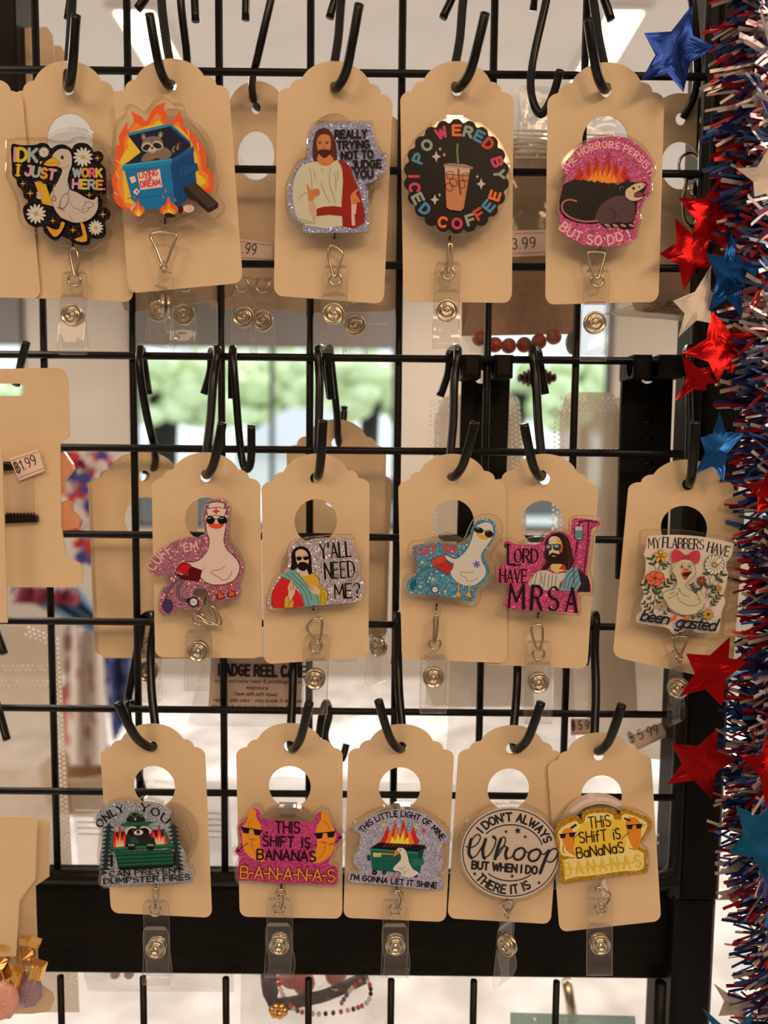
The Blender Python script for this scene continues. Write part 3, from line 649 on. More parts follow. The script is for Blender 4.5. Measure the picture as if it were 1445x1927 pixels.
def art_cuffpink(a):
    gp = (164,98,104)
    a.poly(gp, [(820,180),(900,185),(965,230),(985,310),(965,430),(960,560),(985,680),(1080,820),(1130,930),(1110,1060),(1070,1140),(1100,1200),(1080,1280),(960,1320),(860,1345),(780,1340),(740,1260),(700,1200),(600,1190),(560,1260),(650,1290),(670,1370),(620,1430),(500,1430),(430,1400),(380,1420),(340,1480),(240,1490),(180,1430),(190,1290),(230,1180),(300,1090),(300,1030),(160,1040),(80,1000),(65,930),(130,820),(250,710),(400,640),(540,610),(640,620),(700,560),(670,470),(680,300),(730,210)], 3, 1)
    wt = (214,178,152); ln = (40,22,28)
    a.arc("CUFF", (640,1290), 600, 600, 150, 121, 100, 17, (222,160,140), gap=1.8); a.text("'EM", (435,775), (615,742), 85, 17, (222,160,140), gap=1.6)
    a.poly(wt, [(705,460),(715,540),(745,640),(730,740),(690,810),(630,865),(560,890),(485,885),(560,960),(650,1000),(640,1060),(700,1120),(800,1150),(920,1140),(1030,1090),(1085,990),(1080,900),(1020,820),(940,740),(910,640),(925,540),(940,450),(940,360),(820,330),(705,360)], 3)
    a.line(ln, 7, [(705,440),(715,540),(745,640),(730,740),(690,810),(630,865),(560,890),(485,885)]); a.line(ln, 7, [(645,1060),(700,1115),(800,1148),(920,1140),(1030,1090),(1085,990),(1080,900),(1020,820),(940,740),(910,640),(925,540),(940,440)])
    a.poly(wt, [(735,275),(740,225),(830,210),(915,225),(915,275)]); a.line(ln, 7, [(735,275),(740,222),(830,208),(918,225),(915,275)], 2)
    a.poly(wt, [(708,285),(830,268),(945,285),(915,375),(820,360),(730,370)]); a.line(ln, 7, [(708,285),(830,268),(945,285),(915,375),(820,360),(730,370)], 0, True)
    a.line((200,40,38), 20, [(822,288),(822,340)], 0); a.line((200,40,38), 20, [(792,315),(852,315)], 0)
    a.ell((14,12,14), 757, 415, 52, 46, 8); a.ell((14,12,14), 893, 415, 55, 46, -8); a.line((14,12,14), 8, [(800,402),(850,400)], 0)
    a.line((180,170,160), 8, [(725,398),(760,388)]); a.line((180,170,160), 8, [(865,398),(905,388)])
    a.poly((214,72,32), [(732,470),(770,458),(822,455),(880,458),(912,472),(870,505),(815,512),(770,500)], 2)
    for p in ([(925,935),(860,975),(780,990),(770,1010),(810,1040),(860,1060),(880,1090),(950,1080),(990,1030),(1000,990)], [(665,985),(700,950)]): a.line((176,92,92), 7, p)
    a.poly((92,10,18), [(500,1040),(540,940),(600,965),(660,985),(645,1060),(625,1108),(440,1080),(355,1030)], 0); a.poly((186,24,30), [(375,980),(410,920),(480,898),(535,925),(520,980),(470,1035),(400,990)], 2)
    a.line((30,10,14), 7, [(540,940),(660,985),(625,1108),(440,1080),(355,1030),(375,975),(420,915),(490,900),(535,925),(515,985),(472,1035)], 0)
    for p in ([(418,1080),(340,1130),(270,1220),(255,1300)], [(455,1090),(400,1160),(385,1240),(420,1310),(490,1325)]): a.line(ln, 26, p); a.line((130,105,115), 12, p)
    a.poly((68,48,78), [(245,1320),(310,1325),(332,1390),(300,1455),(255,1455),(212,1390)], 3); a.line(ln, 5, [(245,1320),(310,1325),(332,1390),(300,1455),(255,1455),(212,1390)], 3, True)
    a.ell((40,28,38), 508, 1325, 26); a.ell((40,28,38), 568, 1342, 60); a.ell((200,180,175), 568, 1342, 42); a.line(ln, 5, [(545,1338),(578,1346)], 0)
    for x in (0, 125):
        a.line(ln, 32, [(838+x,1155 - x*.15),(860+x,1250 - x*.15)], 0); a.poly(ln, [(845+x,1235-x*.2),(900+x,1245-x*.2),(925+x,1285-x*.2),(885+x,1312-x*.2),(830+x,1308-x*.2),(825+x,1285-x*.2)])
        a.line((212,78,32), 20, [(838+x,1155 - x*.15),(860+x,1250 - x*.15)], 0); a.poly((212,78,32), [(850+x,1242-x*.2),(895+x,1252-x*.2),(915+x,1282-x*.2),(885+x,1302-x*.2),(838+x,1300-x*.2)])
def art_yall(a):
    a.poly((176,150,142), [(460,360),(580,350),(700,320),(1080,310),(1110,380),(1140,500),(1190,600),(1170,740),(1240,830),(1220,960),(1150,1040),(820,1070),(215,1115),(150,1080),(180,960),(250,780),(360,660),(380,500),(410,400)], 3, 1)
    hr = (28,16,17); sk = (208,165,125); ln = (35,20,20)
    a.poly(hr, [(530,408),(600,440),(635,520),(640,640),(650,740),(600,720),(560,640),(470,660),(440,680),(400,670),(412,600),(410,500),(450,430)], 3)
    a.poly(sk, [(460,470),(520,442),(580,470),(605,540),(600,610),(540,650),(480,610),(462,540)], 3); a.poly(sk, [(475,640),(580,650),(610,740),(560,770),(510,745)], 1)
    a.poly(hr, [(475,640),(500,595),(540,585),(590,600),(600,640),(560,690),(510,680)], 2)
    a.poly((14,10,12), [(468,532),(525,530),(520,565),(480,570)], 2); a.poly((14,10,12), [(545,530),(605,525),(600,560),(555,566)], 2); a.line((14,10,12), 6, [(465,535),(605,528)], 0)
    a.line((150,70,60), 5, [(480,522),(515,512)]); a.line((150,70,60), 5, [(545,512),(590,508)])
    yl = (196,150,40)
    a.poly(yl, [(520,755),(600,750),(650,712),(710,760),(740,860),(800,910),(820,970),(800,1060),(720,1065),(600,900)], 2); a.line(ln, 5, [(650,712),(715,765),(745,865),(815,920),(822,985),(800,1060)])
    a.poly((196,34,30), [(310,760),(400,790),(470,900),(560,1085),(215,1110),(185,1020),(200,920),(250,830)], 2); a.line(ln, 4, [(310,760),(250,830),(200,920),(185,1020),(212,1105)])
    a.poly((110,150,135), [(300,755),(380,690),(440,680),(500,740),(600,860),(700,960),(725,1065),(560,1082),(530,960),(460,860),(390,795)], 2)
    for p in ([(300,755),(390,795),(460,860),(530,960),(560,1080)], [(440,680),(500,740),(600,860),(700,960),(725,1065)], [(350,720),(450,800),(560,920),(610,1075)], [(400,700),(500,800),(610,920),(640,1020)]): a.line(ln, 5, p)
    a.poly(sk, [(380,930),(370,880),(400,810),(425,790),(440,850),(460,850),(450,930),(420,1000),(385,1060),(360,1040)], 2)
    a.line(ln, 5, [(385,895),(405,860),(418,800)]); a.line(ln, 5, [(400,910),(430,855),(432,800)]); a.line(ln, 5, [(420,905),(445,860),(455,850)])
    a.poly(yl, [(330,1105),(335,1000),(365,960),(400,1040),(435,1010),(430,1100)], 1); a.line(ln, 4, [(330,1105),(335,1000),(365,960),(395,1045)]); a.line(ln, 4, [(370,1090),(430,1000)])
    a.poly(sk, [(600,870),(640,850),(700,860),(740,910),(730,955),(660,945),(620,910)], 2)
    for y in (0, 18, 36): a.line(ln, 4, [(605 + y*.4, 870 + y), (660, 862 + y)], 0)
    a.line(ln, 4, [(700,860),(745,910),(735,960)]); a.line(ln, 4, [(770,930),(790,1000),(770,1060)]); a.line(ln, 4, [(745,960),(745,1062)])
    for c, w, e in (((196,178,160), 44, 0), (hr, 25, 0)):
        a.text("Y'ALL", (745,550), (1090,522), 165, w, c, gap=1.3, contrast=.35); a.text("NEED", (795,778), (1130,755), 180, w, c, gap=1.3, contrast=.45); a.text("ME?", (905,1002), (1190,985), 160, w, c, gap=1.0, contrast=.35)
def art_cuffblue(a):
    a.poly((84,128,138), [(240,520),(400,495),(560,485),(700,510),(820,500),(870,400),(900,300),(980,230),(1080,220),(1150,270),(1165,370),(1120,470),(1040,600),(1040,680),(1080,760),(1080,860),(1020,960),(930,1010),(925,1060),(915,1150),(860,1155),(780,1130),(650,1110),(480,1080),(300,1070),(200,1060),(155,1000),(165,920),(250,840),(280,780),(265,700),(215,640),(215,560)], 3, 1)
    wt = (200,180,155); ln = (45,55,60)
    a.text("CUFF", (250,632), (490,605), 85, 18, (200,58,50), gap=1.6); a.text("'EM", (560,595), (705,610), 85, 18, (200,58,50), gap=1.4)
    for x, y, r in ((328,712,30), (448,905,28), (305,988,28), (588,1040,26)): a.star((190,180,80), x, y, r)
    a.poly(wt, [(1045,255),(1110,275),(1135,340),(1120,440),(1060,530),(1000,620),(1010,710),(1050,790),(1040,870),(960,950),(860,985),(740,950),(660,870),(640,790),(690,730),(620,690),(580,635),(620,640),(690,670),(740,655),(820,580),(880,470),(910,360),(950,290)], 3)
    a.line(ln, 5, [(580,630),(620,640),(690,670),(740,655),(820,580),(880,470),(910,360),(950,290),(1045,255),(1110,275),(1135,340),(1120,440),(1060,530),(1000,620),(1010,710),(1050,790),(1040,870),(960,950),(860,985),(740,950),(660,870),(640,800)])
    a.ell((35,24,24), 968, 348, 55, 34, 12); a.ell((35,24,24), 1082, 390, 48, 42, 20); a.line((35,24,24), 7, [(1015,348),(1045,362)], 0)
    a.line((150,130,115), 7, [(945,332),(975,325)]); a.line((150,130,115), 7, [(1058,368),(1085,362)])
    a.poly((208,148,40), [(935,390),(980,388),(1040,410),(1078,440),(1040,455),(985,445)], 2)
    for k in range(3):
        t = math.radians(60 * k + 15); a.line((92,80,150), 17, [(945 - 36*math.cos(t), 735 - 36*math.sin(t)), (945 + 36*math.cos(t), 735 + 36*math.sin(t))], 0)
    a.line((150,125,95), 7, [(915,812),(840,830),(765,820),(770,860),(820,880),(830,915),(900,925),(960,885)])
    a.poly((196,62,46), [(420,700),(500,645),(570,638),(605,680),(600,700),(680,770),(615,850),(470,760)], 1); a.poly((176,44,34), [(470,750),(600,700),(680,770),(615,850)])
    a.line((60,30,30), 5, [(420,700),(500,645),(570,638),(605,690),(680,770),(615,850),(470,760)], 0, True)
    a.line((60,30,30), 4, [(470,690),(520,750),(600,690)])
    for p in ([(455,770),(350,790),(280,840),(255,890)], [(490,790),(400,850),(365,920),(390,970),(440,1000)]): a.line((40,60,75), 15, p); a.line((100,130,140), 6, p)
    a.poly((24,82,102), [(240,905),(270,950),(225,1030),(190,1000),(200,935)], 1)
    a.ell((40,60,75), 472, 1020, 42); a.ell((205,190,170), 472, 1020, 32); a.dot((472,1022), 6, obs(40,40,40))
    for x in (740, 860):
        a.line((208,145,45), 14, [(x,962),(x-2,1050)], 0); a.poly((208,145,45), [(x-4,1035),(x+16,1075),(x+22,1110),(x-20,1095),(x-48,1092),(x-20,1055)])
def art_mrsa(a):
    a.poly((184,68,98), [(220,465),(300,505),(480,520),(600,490),(640,420),(720,365),(840,365),(915,400),(940,240),(1000,210),(1200,235),(1255,240),(1250,300),(1170,330),(1150,480),(1120,700),(1110,830),(1150,950),(1150,1050),(1010,1060),(1010,1240),(1000,1290),(760,1265),(200,1235),(215,1080),(200,960),(100,940),(110,760),(190,720),(215,560),(165,520),(175,480)], 3, 1)
    bk = (38,18,22)
    a.text("L", (215,735), (290,735), 220, 28, bk, serif=.4, contrast=.3); a.text("ORD", (290,712), (550,715), 150, 24, bk, serif=.35, contrast=.35)
    a.line(bk, 13, [(245,520),(210,505),(180,520),(185,545),(205,540)]); a.line(bk, 17, [(240,740),(290,745),(350,742)])
    a.text("HAVE", (125,935), (425,940), 145, 20, bk, serif=.35, contrast=.35)
    a.poly((190,170,145), [(440,960),(480,880),(560,810),(640,800),(740,840),(860,830),(880,860),(800,950),(790,1020),(640,1030),(560,980),(480,990)], 1)
    for p in ([(500,860),(465,960)], [(540,840),(515,960)], [(590,820),(575,980)], [(640,830),(620,1000)], [(680,850),(665,1020)], [(720,850),(705,1020)], [(765,860),(745,1000)], [(600,870),(605,960)]): a.line((50,30,30), 6, p, 0)
    a.poly((112,138,135), [(880,800),(1000,760),(1060,830),(1040,960),(990,1040),(800,1030),(840,930)], 1)
    a.poly((40,28,34), [(1000,770),(1060,830),(1120,880),(1145,960),(1145,1048),(1000,1045),(1045,960)], 1)
    for p in ([(960,790),(880,880),(850,1010)], [(1000,800),(920,900),(890,1020)], [(1040,830),(960,920),(920,1030)], [(1050,880),(990,960),(960,1035)]): a.line((40,50,60), 7, p)
    a.poly((200,165,95), [(700,730),(860,720),(870,800),(760,835),(700,790)], 0); a.poly((178,48,32), [(790,790),(860,700),(875,800)], 0)
    a.poly((46,26,22), [(640,470),(700,400),(790,378),(870,410),(920,500),(950,640),(960,700),(930,770),(890,800),(850,740),(720,730),(660,790),(600,800),(610,760),(650,700),(620,620),(640,540)], 3)
    a.poly((205,175,130), [(680,450),(740,415),(800,440),(830,520),(830,600),(800,650),(700,670),(680,600)], 2)
    a.poly((186,68,38), [(800,500),(840,520),(830,600),(800,620),(780,570)], 0); a.poly((205,140,50), [(760,430),(820,470),(815,500),(770,480)], 0)
    a.poly((40,22,20), [(680,640),(720,600),(790,620),(830,590),(850,660),(800,730),(720,720),(690,690)], 2); a.ell((180,120,95), 735, 640, 22, 9)
    a.ell((40,46,50), 675, 545, 38, 40); a.ell((40,46,50), 768, 540, 46, 40); a.line((25,20,20), 9, [(635,515),(810,508)], 0)
    a.ell((110,140,140), 672, 535, 24, 20); a.ell((110,140,140), 765, 528, 28, 20)
    for p in ([(700,400),(640,560),(640,740)], [(860,430),(900,600),(900,760)], [(890,480),(930,640),(900,780)]): a.line((95,58,42), 5, p)
    a.line((70,25,32), 11, [(1130,240),(1120,500),(1085,760),(1060,1035)], 0); a.line((70,25,32), 11, [(1040,245),(1130,240),(1240,262)], 0); a.line((70,25,32), 9, [(1000,255),(1040,240),(1020,290)])
    a.poly((185,165,145), [(975,300),(1060,300),(1065,440),(1040,455),(980,445)], 0); a.poly((88,122,120), [(972,350),(1065,350),(1062,440),(975,440)], 0); a.line((50,25,30), 6, [(975,300),(1060,300),(1065,440),(1015,460),(970,440)], 0, True)
    a.line((60,28,34), 14, [(1008,460),(985,600)], 0); a.line((60,28,34), 6, [(985,600),(960,780),(965,960)], 0)
    for ch, p0, p1 in (("M", (225,1225), (392,1232)), ("R", (478,1242), (592,1250)), ("S", (672,1255), (785,1258)), ("A", (870,1268), (990,1275))): a.text(ch, p0, p1, 265, 36, bk, serif=.35, contrast=.3)
def sprig(a, x0, y0, x1, y1, n, r, col=(62,72,42)):
    a.line((40,36,24), 4, [(x0, y0), (x1, y1)], 0); dx, dy = x1 - x0, y1 - y0; g = math.degrees(math.atan2(dy, dx))
    for i in range(n):
        t = (i + 1) / n; x, y = x0 + dx * t, y0 + dy * t
        for sg in (-1, 1):
            q = math.radians(g + sg * 48); a.n += 0; a.ell(col, x + r * .8 * math.cos(q), y + r * .8 * math.sin(q), r, r * .36, math.degrees(q), 10)
def bloom(a, x, y, r, n, pc, cc, ln=(60,36,26)):
    for i in range(n):
        t = 2 * math.pi * i / n - .3; a.ell(ln, x + r*.6*math.cos(t), y + r*.6*math.sin(t), r*.46, r*.29, math.degrees(t), 12); a.ell(pc, x + r*.6*math.cos(t), y + r*.6*math.sin(t), r*.4, r*.23, math.degrees(t), 12)
    a.ell(ln, x, y, r*.25); a.ell(cc, x, y, r*.19)
def art_flabbers(a):
    a.poly((208,178,150), [(290,300),(400,285),(620,280),(900,300),(1240,370),(1262,420),(1240,520),(1190,580),(1180,650),(1200,720),(1180,850),(1150,960),(1170,1040),(1130,1150),(1120,1240),(1100,1360),(1060,1390),(850,1385),(760,1350),(600,1400),(560,1380),(500,1330),(200,1280),(165,1240),(180,1180),(230,1130),(210,1060),(250,960),(220,840),(260,720),(270,560),(250,500),(280,400)], 3)
    ln = (52,40,32); dk = (42,38,38)
    a.text("MY", (302,430), (432,428), 112, 17, dk, serif=.45, contrast=.55, gap=1.2)
    a.text("FLABBERS", (462,420), (925,446), 112, 18, dk, serif=.4, contrast=.55, gap=1.1); a.text("HAVE", (965,468), (1205,525), 110, 17, dk, serif=.4, contrast=.55, gap=1.0)
    sprig(a, 350, 1180, 440, 560, 0, 1); sprig(a, 390, 680, 340, 560, 2, 38); sprig(a, 395, 680, 440, 620, 1, 40); sprig(a, 440, 690, 520, 610, 3, 20)
    sprig(a, 340, 960, 260, 850, 2, 36); sprig(a, 450, 900, 560, 790, 3, 34); sprig(a, 370, 1000, 400, 900, 2, 44); sprig(a, 380, 1120, 290, 950, 3, 24); sprig(a, 380, 1100, 430, 1000, 2, 28); sprig(a, 380, 1190, 260, 1060, 4, 24, (52,56,46)); sprig(a, 440, 1200, 520, 1140, 2, 22, (52,56,46))
    sprig(a, 940, 1040, 1020, 700, 0, 1); sprig(a, 1010, 840, 970, 730, 1, 34); sprig(a, 1020, 840, 1130, 730, 2, 38); sprig(a, 940, 1000, 1110, 810, 2, 26); sprig(a, 860, 960, 800, 850, 4, 22, (52,56,46)); sprig(a, 920, 960, 890, 900, 1, 36); sprig(a, 940, 960, 970, 880, 1, 46); sprig(a, 960, 1030, 1060, 890, 3, 24); sprig(a, 990, 1110, 1100, 970, 4, 30); sprig(a, 860, 1250, 880, 1180, 2, 24); sprig(a, 790, 1250, 810, 1210, 2, 18)
    bloom(a, 440, 522, 78, 5, (206,150,50), (200,110,40)); bloom(a, 1050, 620, 112, 14, (208,190,160), (206,140,40)); bloom(a, 906, 800, 56, 8, (120,66,48), (190,130,60)); bloom(a, 1100, 884, 38, 6, (176,120,50), (200,150,60)); bloom(a, 978, 1180, 62, 9, (190,140,56), (70,40,26)); bloom(a, 456, 1092, 44, 6, (176,140,80), (150,90,40))
    for i in range(6):
        t = i * math.pi / 3 + .3; a.ell(ln, 380 + 62*math.cos(t), 775 + 46*math.sin(t), 54, 44); a.ell((206,92,52), 380 + 62*math.cos(t), 775 + 46*math.sin(t), 48, 38)
    a.ell((120,44,34), 378, 768, 24, 14)
    g = (190,168,128)
    a.poly(g, [(700,560),(790,580),(835,660),(830,740),(770,790),(725,830),(735,880),(820,930),(890,1010),(940,1000),(950,1050),(900,1130),(820,1180),(700,1190),(580,1150),(520,1080),(500,1050),(465,980),(480,930),(570,890),(620,830),(600,740),(565,680),(590,600)], 3)
    a.line(ln, 5, [(620,600),(565,680),(600,740),(625,830),(580,890),(480,930),(465,980),(510,1055),(530,1100),(600,1150),(700,1190),(820,1180),(900,1130),(945,1050)]); a.line(ln, 5, [(800,590),(835,660),(830,740),(770,790),(722,840),(735,885),(820,930),(890,1010)])
    for p in ([(510,1000),(560,990),(620,950),(660,900),(630,885),(560,910)], [(620,950),(660,1030),(740,1075),(830,1080),(895,1035),(850,1000)], [(650,900),(700,960),(760,975)], [(540,950),(600,930)], [(560,1140),(600,1165)], [(860,1150),(900,1130)]): a.line(ln, 5, p)
    rd = (188,56,66)
    a.poly(rd, [(720,520),(650,455),(590,445),(562,520),(590,590),(650,580)], 2); a.poly(rd, [(740,520),(800,465),(870,460),(890,520),(865,600),(800,590)], 2); a.ell((170,44,56), 730, 532, 36, 26)
    for p in ([(700,515),(630,500)], [(700,540),(640,555)], [(760,520),(830,500)], [(760,545),(820,560)]): a.line((110,26,36), 4, p, 0)
    for x, y in ((684, 640), (770, 636)): a.ell(ln, x, y, 25, 32); a.ell((210,190,160), x, y, 20, 27); a.ell((70,66,62), x - 2, y + 2, 12, 17); a.ell((15,12,12), x - 1, y + 2, 6, 9)
    a.poly((205,92,52), [(722,652),(760,680),(800,695),(760,740),(725,795),(690,760),(665,720),(690,690)], 2); a.poly((60,24,22), [(690,712),(790,700),(755,745),(722,785),(695,750)], 2); a.ell((160,70,60), 722, 762, 16, 14); a.ell((40,20,18), 712, 676, 6, 5); a.ell((40,20,18), 735, 676, 6, 5)
    a.poly((206,92,52), [(590,1180),(630,1190),(615,1240),(560,1265),(520,1215),(580,1215)], 1); a.poly((206,92,52), [(725,1195),(765,1195),(750,1255),(700,1260),(700,1225)], 1)
    nv = (34,36,42)
    a.text("been", (210,1245), (510,1290), 120, 23, nv, gap=.35, shear=.28); a.text("gasted", (605,1320), (1050,1365), 125, 23, nv, gap=.3, shear=.28)
    a.line(nv, 7, [(225,1245),(300,1262),(380,1272),(470,1285),(540,1282)]); a.line(nv, 7, [(640,1330),(760,1342),(860,1345),(950,1360),(1070,1362)])
def art_onlyyou(a):
    a.poly((150,145,138), [(180,260),(300,190),(480,165),(540,190),(700,165),(860,200),(980,270),(960,340),(960,420),(1010,520),(1060,620),(1120,720),(1150,830),(1140,900),(1180,940),(1215,1000),(1200,1070),(1100,1090),(600,1110),(220,1130),(180,1080),(190,1010),(250,980),(190,930),(160,840),(180,700),(190,560),(180,470),(130,420),(125,340)], 3, 1)
    bk = (30,22,24); gn = (26,74,50)
    a.arc("ONLY", (560,830), 500, 560, 140, 104, 82, 22, bk, gap=1.8, serif=.5, contrast=.3); a.arc("YOU", (560,830), 500, 560, 82, 46, 82, 22, bk, gap=2.0, serif=.5, contrast=.3)
    for sx, x0 in ((-1, 270), (1, 1000)):
        for i in range(11):
            y = 440 + i * 47; xx = x0 + (sx * 6 * i if sx > 0 else -4 * i)
            a.poly((34,44,42), [(xx - 70, y + 30), (xx - 30, y + 12), (xx, y - 30), (xx + 30, y + 12), (xx + 70, y + 30), (xx + 20, y + 40), (xx - 20, y + 40)])
    a.poly((60,24,22), [(320,520),(900,490),(960,680),(330,700)], 0)
    flame(a, [(186,36,30), (214,80,40), (220,170,120)], 395, 690, 170, 260, 3, 8); flame(a, [(186,36,30), (214,80,40), (220,170,120)], 840, 660, 210, 240, 3, 3)
    a.line(gn, 26, [(308,530),(300,710)], 0); a.line((46,110,76), 12, [(308,530),(300,710)], 0); a.line(gn, 26, [(888,495),(975,670)], 0); a.line((46,110,76), 10, [(888,495),(975,670)], 0)
    a.poly((30,34,30), [(460,590),(520,560),(680,560),(780,580),(810,680),(450,690)], 1); a.poly((30,68,50), [(500,580),(570,570),(620,640),(520,640)], 0)
    a.ell((30,22,22), 610, 495, 145, 68); a.poly((190,170,150), [(450,505),(480,465),(545,448),(590,470),(560,478),(510,482),(480,520),(470,550)], 2); a.poly((190,170,150), [(755,500),(725,462),(660,446),(615,468),(645,476),(695,480),(725,515),(735,545)], 2); a.ell((14,11,11), 532, 505, 48, 30, -15); a.ell((14,11,11), 678, 500, 48, 30, 15); a.dot((545,500), 5, obs(200,190,180)); a.dot((668,495), 5, obs(200,190,180)); a.poly((215,190,165), [(552,520),(590,492),(625,490),(660,515),(640,545),(602,552),(565,545)], 2); a.ell((80,32,30), 602, 514, 20, 22); a.line((40,26,26), 5, [(575,540),(602,546),(632,538)])
    a.poly((34,80,54), [(390,440),(480,400),(680,395),(790,400),(700,440),(560,450),(450,455)], 1); a.poly((34,26,26), [(475,400),(490,330),(560,300),(640,320),(680,395)], 2); a.line((46,120,84), 9, [(480,350),(520,320),(560,355),(600,320),(650,350)])
    a.star((205,190,120), 570, 372, 16)
    a.line(gn, 46, [(300,715),(990,672)], 0); a.line((40,104,70), 16, [(300,705),(990,662)], 0)
    a.poly((18,58,38), [(335,740),(975,715),(1005,890),(380,940)], 0)
    for k in range(4): a.line((34,92,60), 13, [(345 + k*9, 765 + k*42), (980 + k*7, 735 + k*42)], 0)
    a.poly((24,18,16), [(380,915),(1005,885),(1000,915),(400,950)], 0)
    for x in (525, 742): a.ell((24,18,18), x, 690, 46, 36); [a.line((190,175,150), 9, [(x - 26 + 17*j, 672), (x - 28 + 18*j, 655)], 0) for j in range(4)]
    a.line(bk, 30, [(300,780),(300,900)], 0); a.line(bk, 30, [(1010,750),(1015,880)], 0)
    a.text("CAN PREVENT", (280,1018), (1098,975), 56, 16, bk, gap=1.5, serif=.45, contrast=.3); a.text("DUMPSTER FIRES", (215,1105), (1190,1055), 60, 17, bk, gap=1.5, serif=.45, contrast=.3)
def banana(a, cx, cy, s, flip, col=(216,130,34)):
    f = -1 if flip else 1
    P = lambda x, y: (cx + f * x * s, cy + y * s)
    a.poly(col, [P(-35,-290), P(30,-290), P(40,-200), P(90,-120), P(90,0), P(80,100), P(150,230), P(120,290), P(20,270), P(-80,190), P(-120,60), P(-120,-80), P(-60,-190)], 3)
    a.line((150,80,26), 6*s, [P(10,-190), P(-40,-150), P(-50,-100)]); a.line((150,80,26), 6*s, [P(-20,100), P(10,170), P(60,230)]); a.line((150,80,26), 6*s, [P(-20,70), P(10,120)])
def art_bananas(a):
    a.poly((186,60,100), [(260,200),(330,195),(370,260),(400,300),(700,330),(960,330),(1000,240),(1100,230),(1130,310),(1200,400),(1270,490),(1290,530),(1200,620),(1190,700),(1130,810),(1220,850),(1240,900),(1230,1040),(1130,1060),(900,1040),(600,1040),(260,1010),(120,1005),(100,930),(110,820),(140,740),(80,700),(80,640),(140,580),(115,450),(120,380),(220,280)], 3, 1)
    banana(a, 275, 500, 1.0, False); banana(a, 1085, 520, 1.0, True)
    bk = (30,14,22)
    for x0, y0, x1, y1 in ((140,400,380,440), (970,475,1215,450)):
        d = (x1-x0, y1-y0); P = lambda u, v: (x0 + d[0]*u, y0 + d[1]*u + v)
        a.line(bk, 10, [P(0,0), P(1,0)], 0); a.poly(bk, [P(.02,0), P(.42,0), P(.36,62), P(.12,62)], 0); a.poly(bk, [P(.58,0), P(.98,0), P(.9,62), P(.64,62)], 0)
    for x, y in ((265,535), (1075,570)): a.line((150,60,40), 6, [(x-40,y-8),(x,y+12),(x+45,y+5)]); a.ell((180,60,50), x + 2, y + 2, 12, 7)
    a.line(bk, 7, [(220,585),(160,620),(115,670)]); a.ell(bk, 110, 670, 16); a.line(bk, 7, [(1140,600),(1200,580),(1262,520)]); a.ell(bk, 1262, 517, 16); a.line(bk, 6, [(345,520),(425,465)]); a.ell(bk, 430, 460, 14); a.line(bk, 6, [(985,600),(905,640)]); a.ell(bk, 895, 645, 14)
    a.line(bk, 6, [(348,780),(348,830)], 0); a.line(bk, 6, [(972,815),(975,860)], 0)
    a.text("THIS", (532,465), (805,468), 125, 18, bk, gap=1.3); a.text("SHIFT", (388,612), (735,628), 112, 18, bk, gap=1.4); a.text("IS", (832,630), (918,632), 108, 18, bk, gap=1.8)
    a.text("BANANAS", (322,765), (985,790), 112, 19, bk, gap=1.2)
    for c, w in (((90,20,40), 32), ((216,130,40), 17)): a.text("B-A-N-A-N-A-S", (135,980), (1205,1020), 135, w, c, gap=.5)
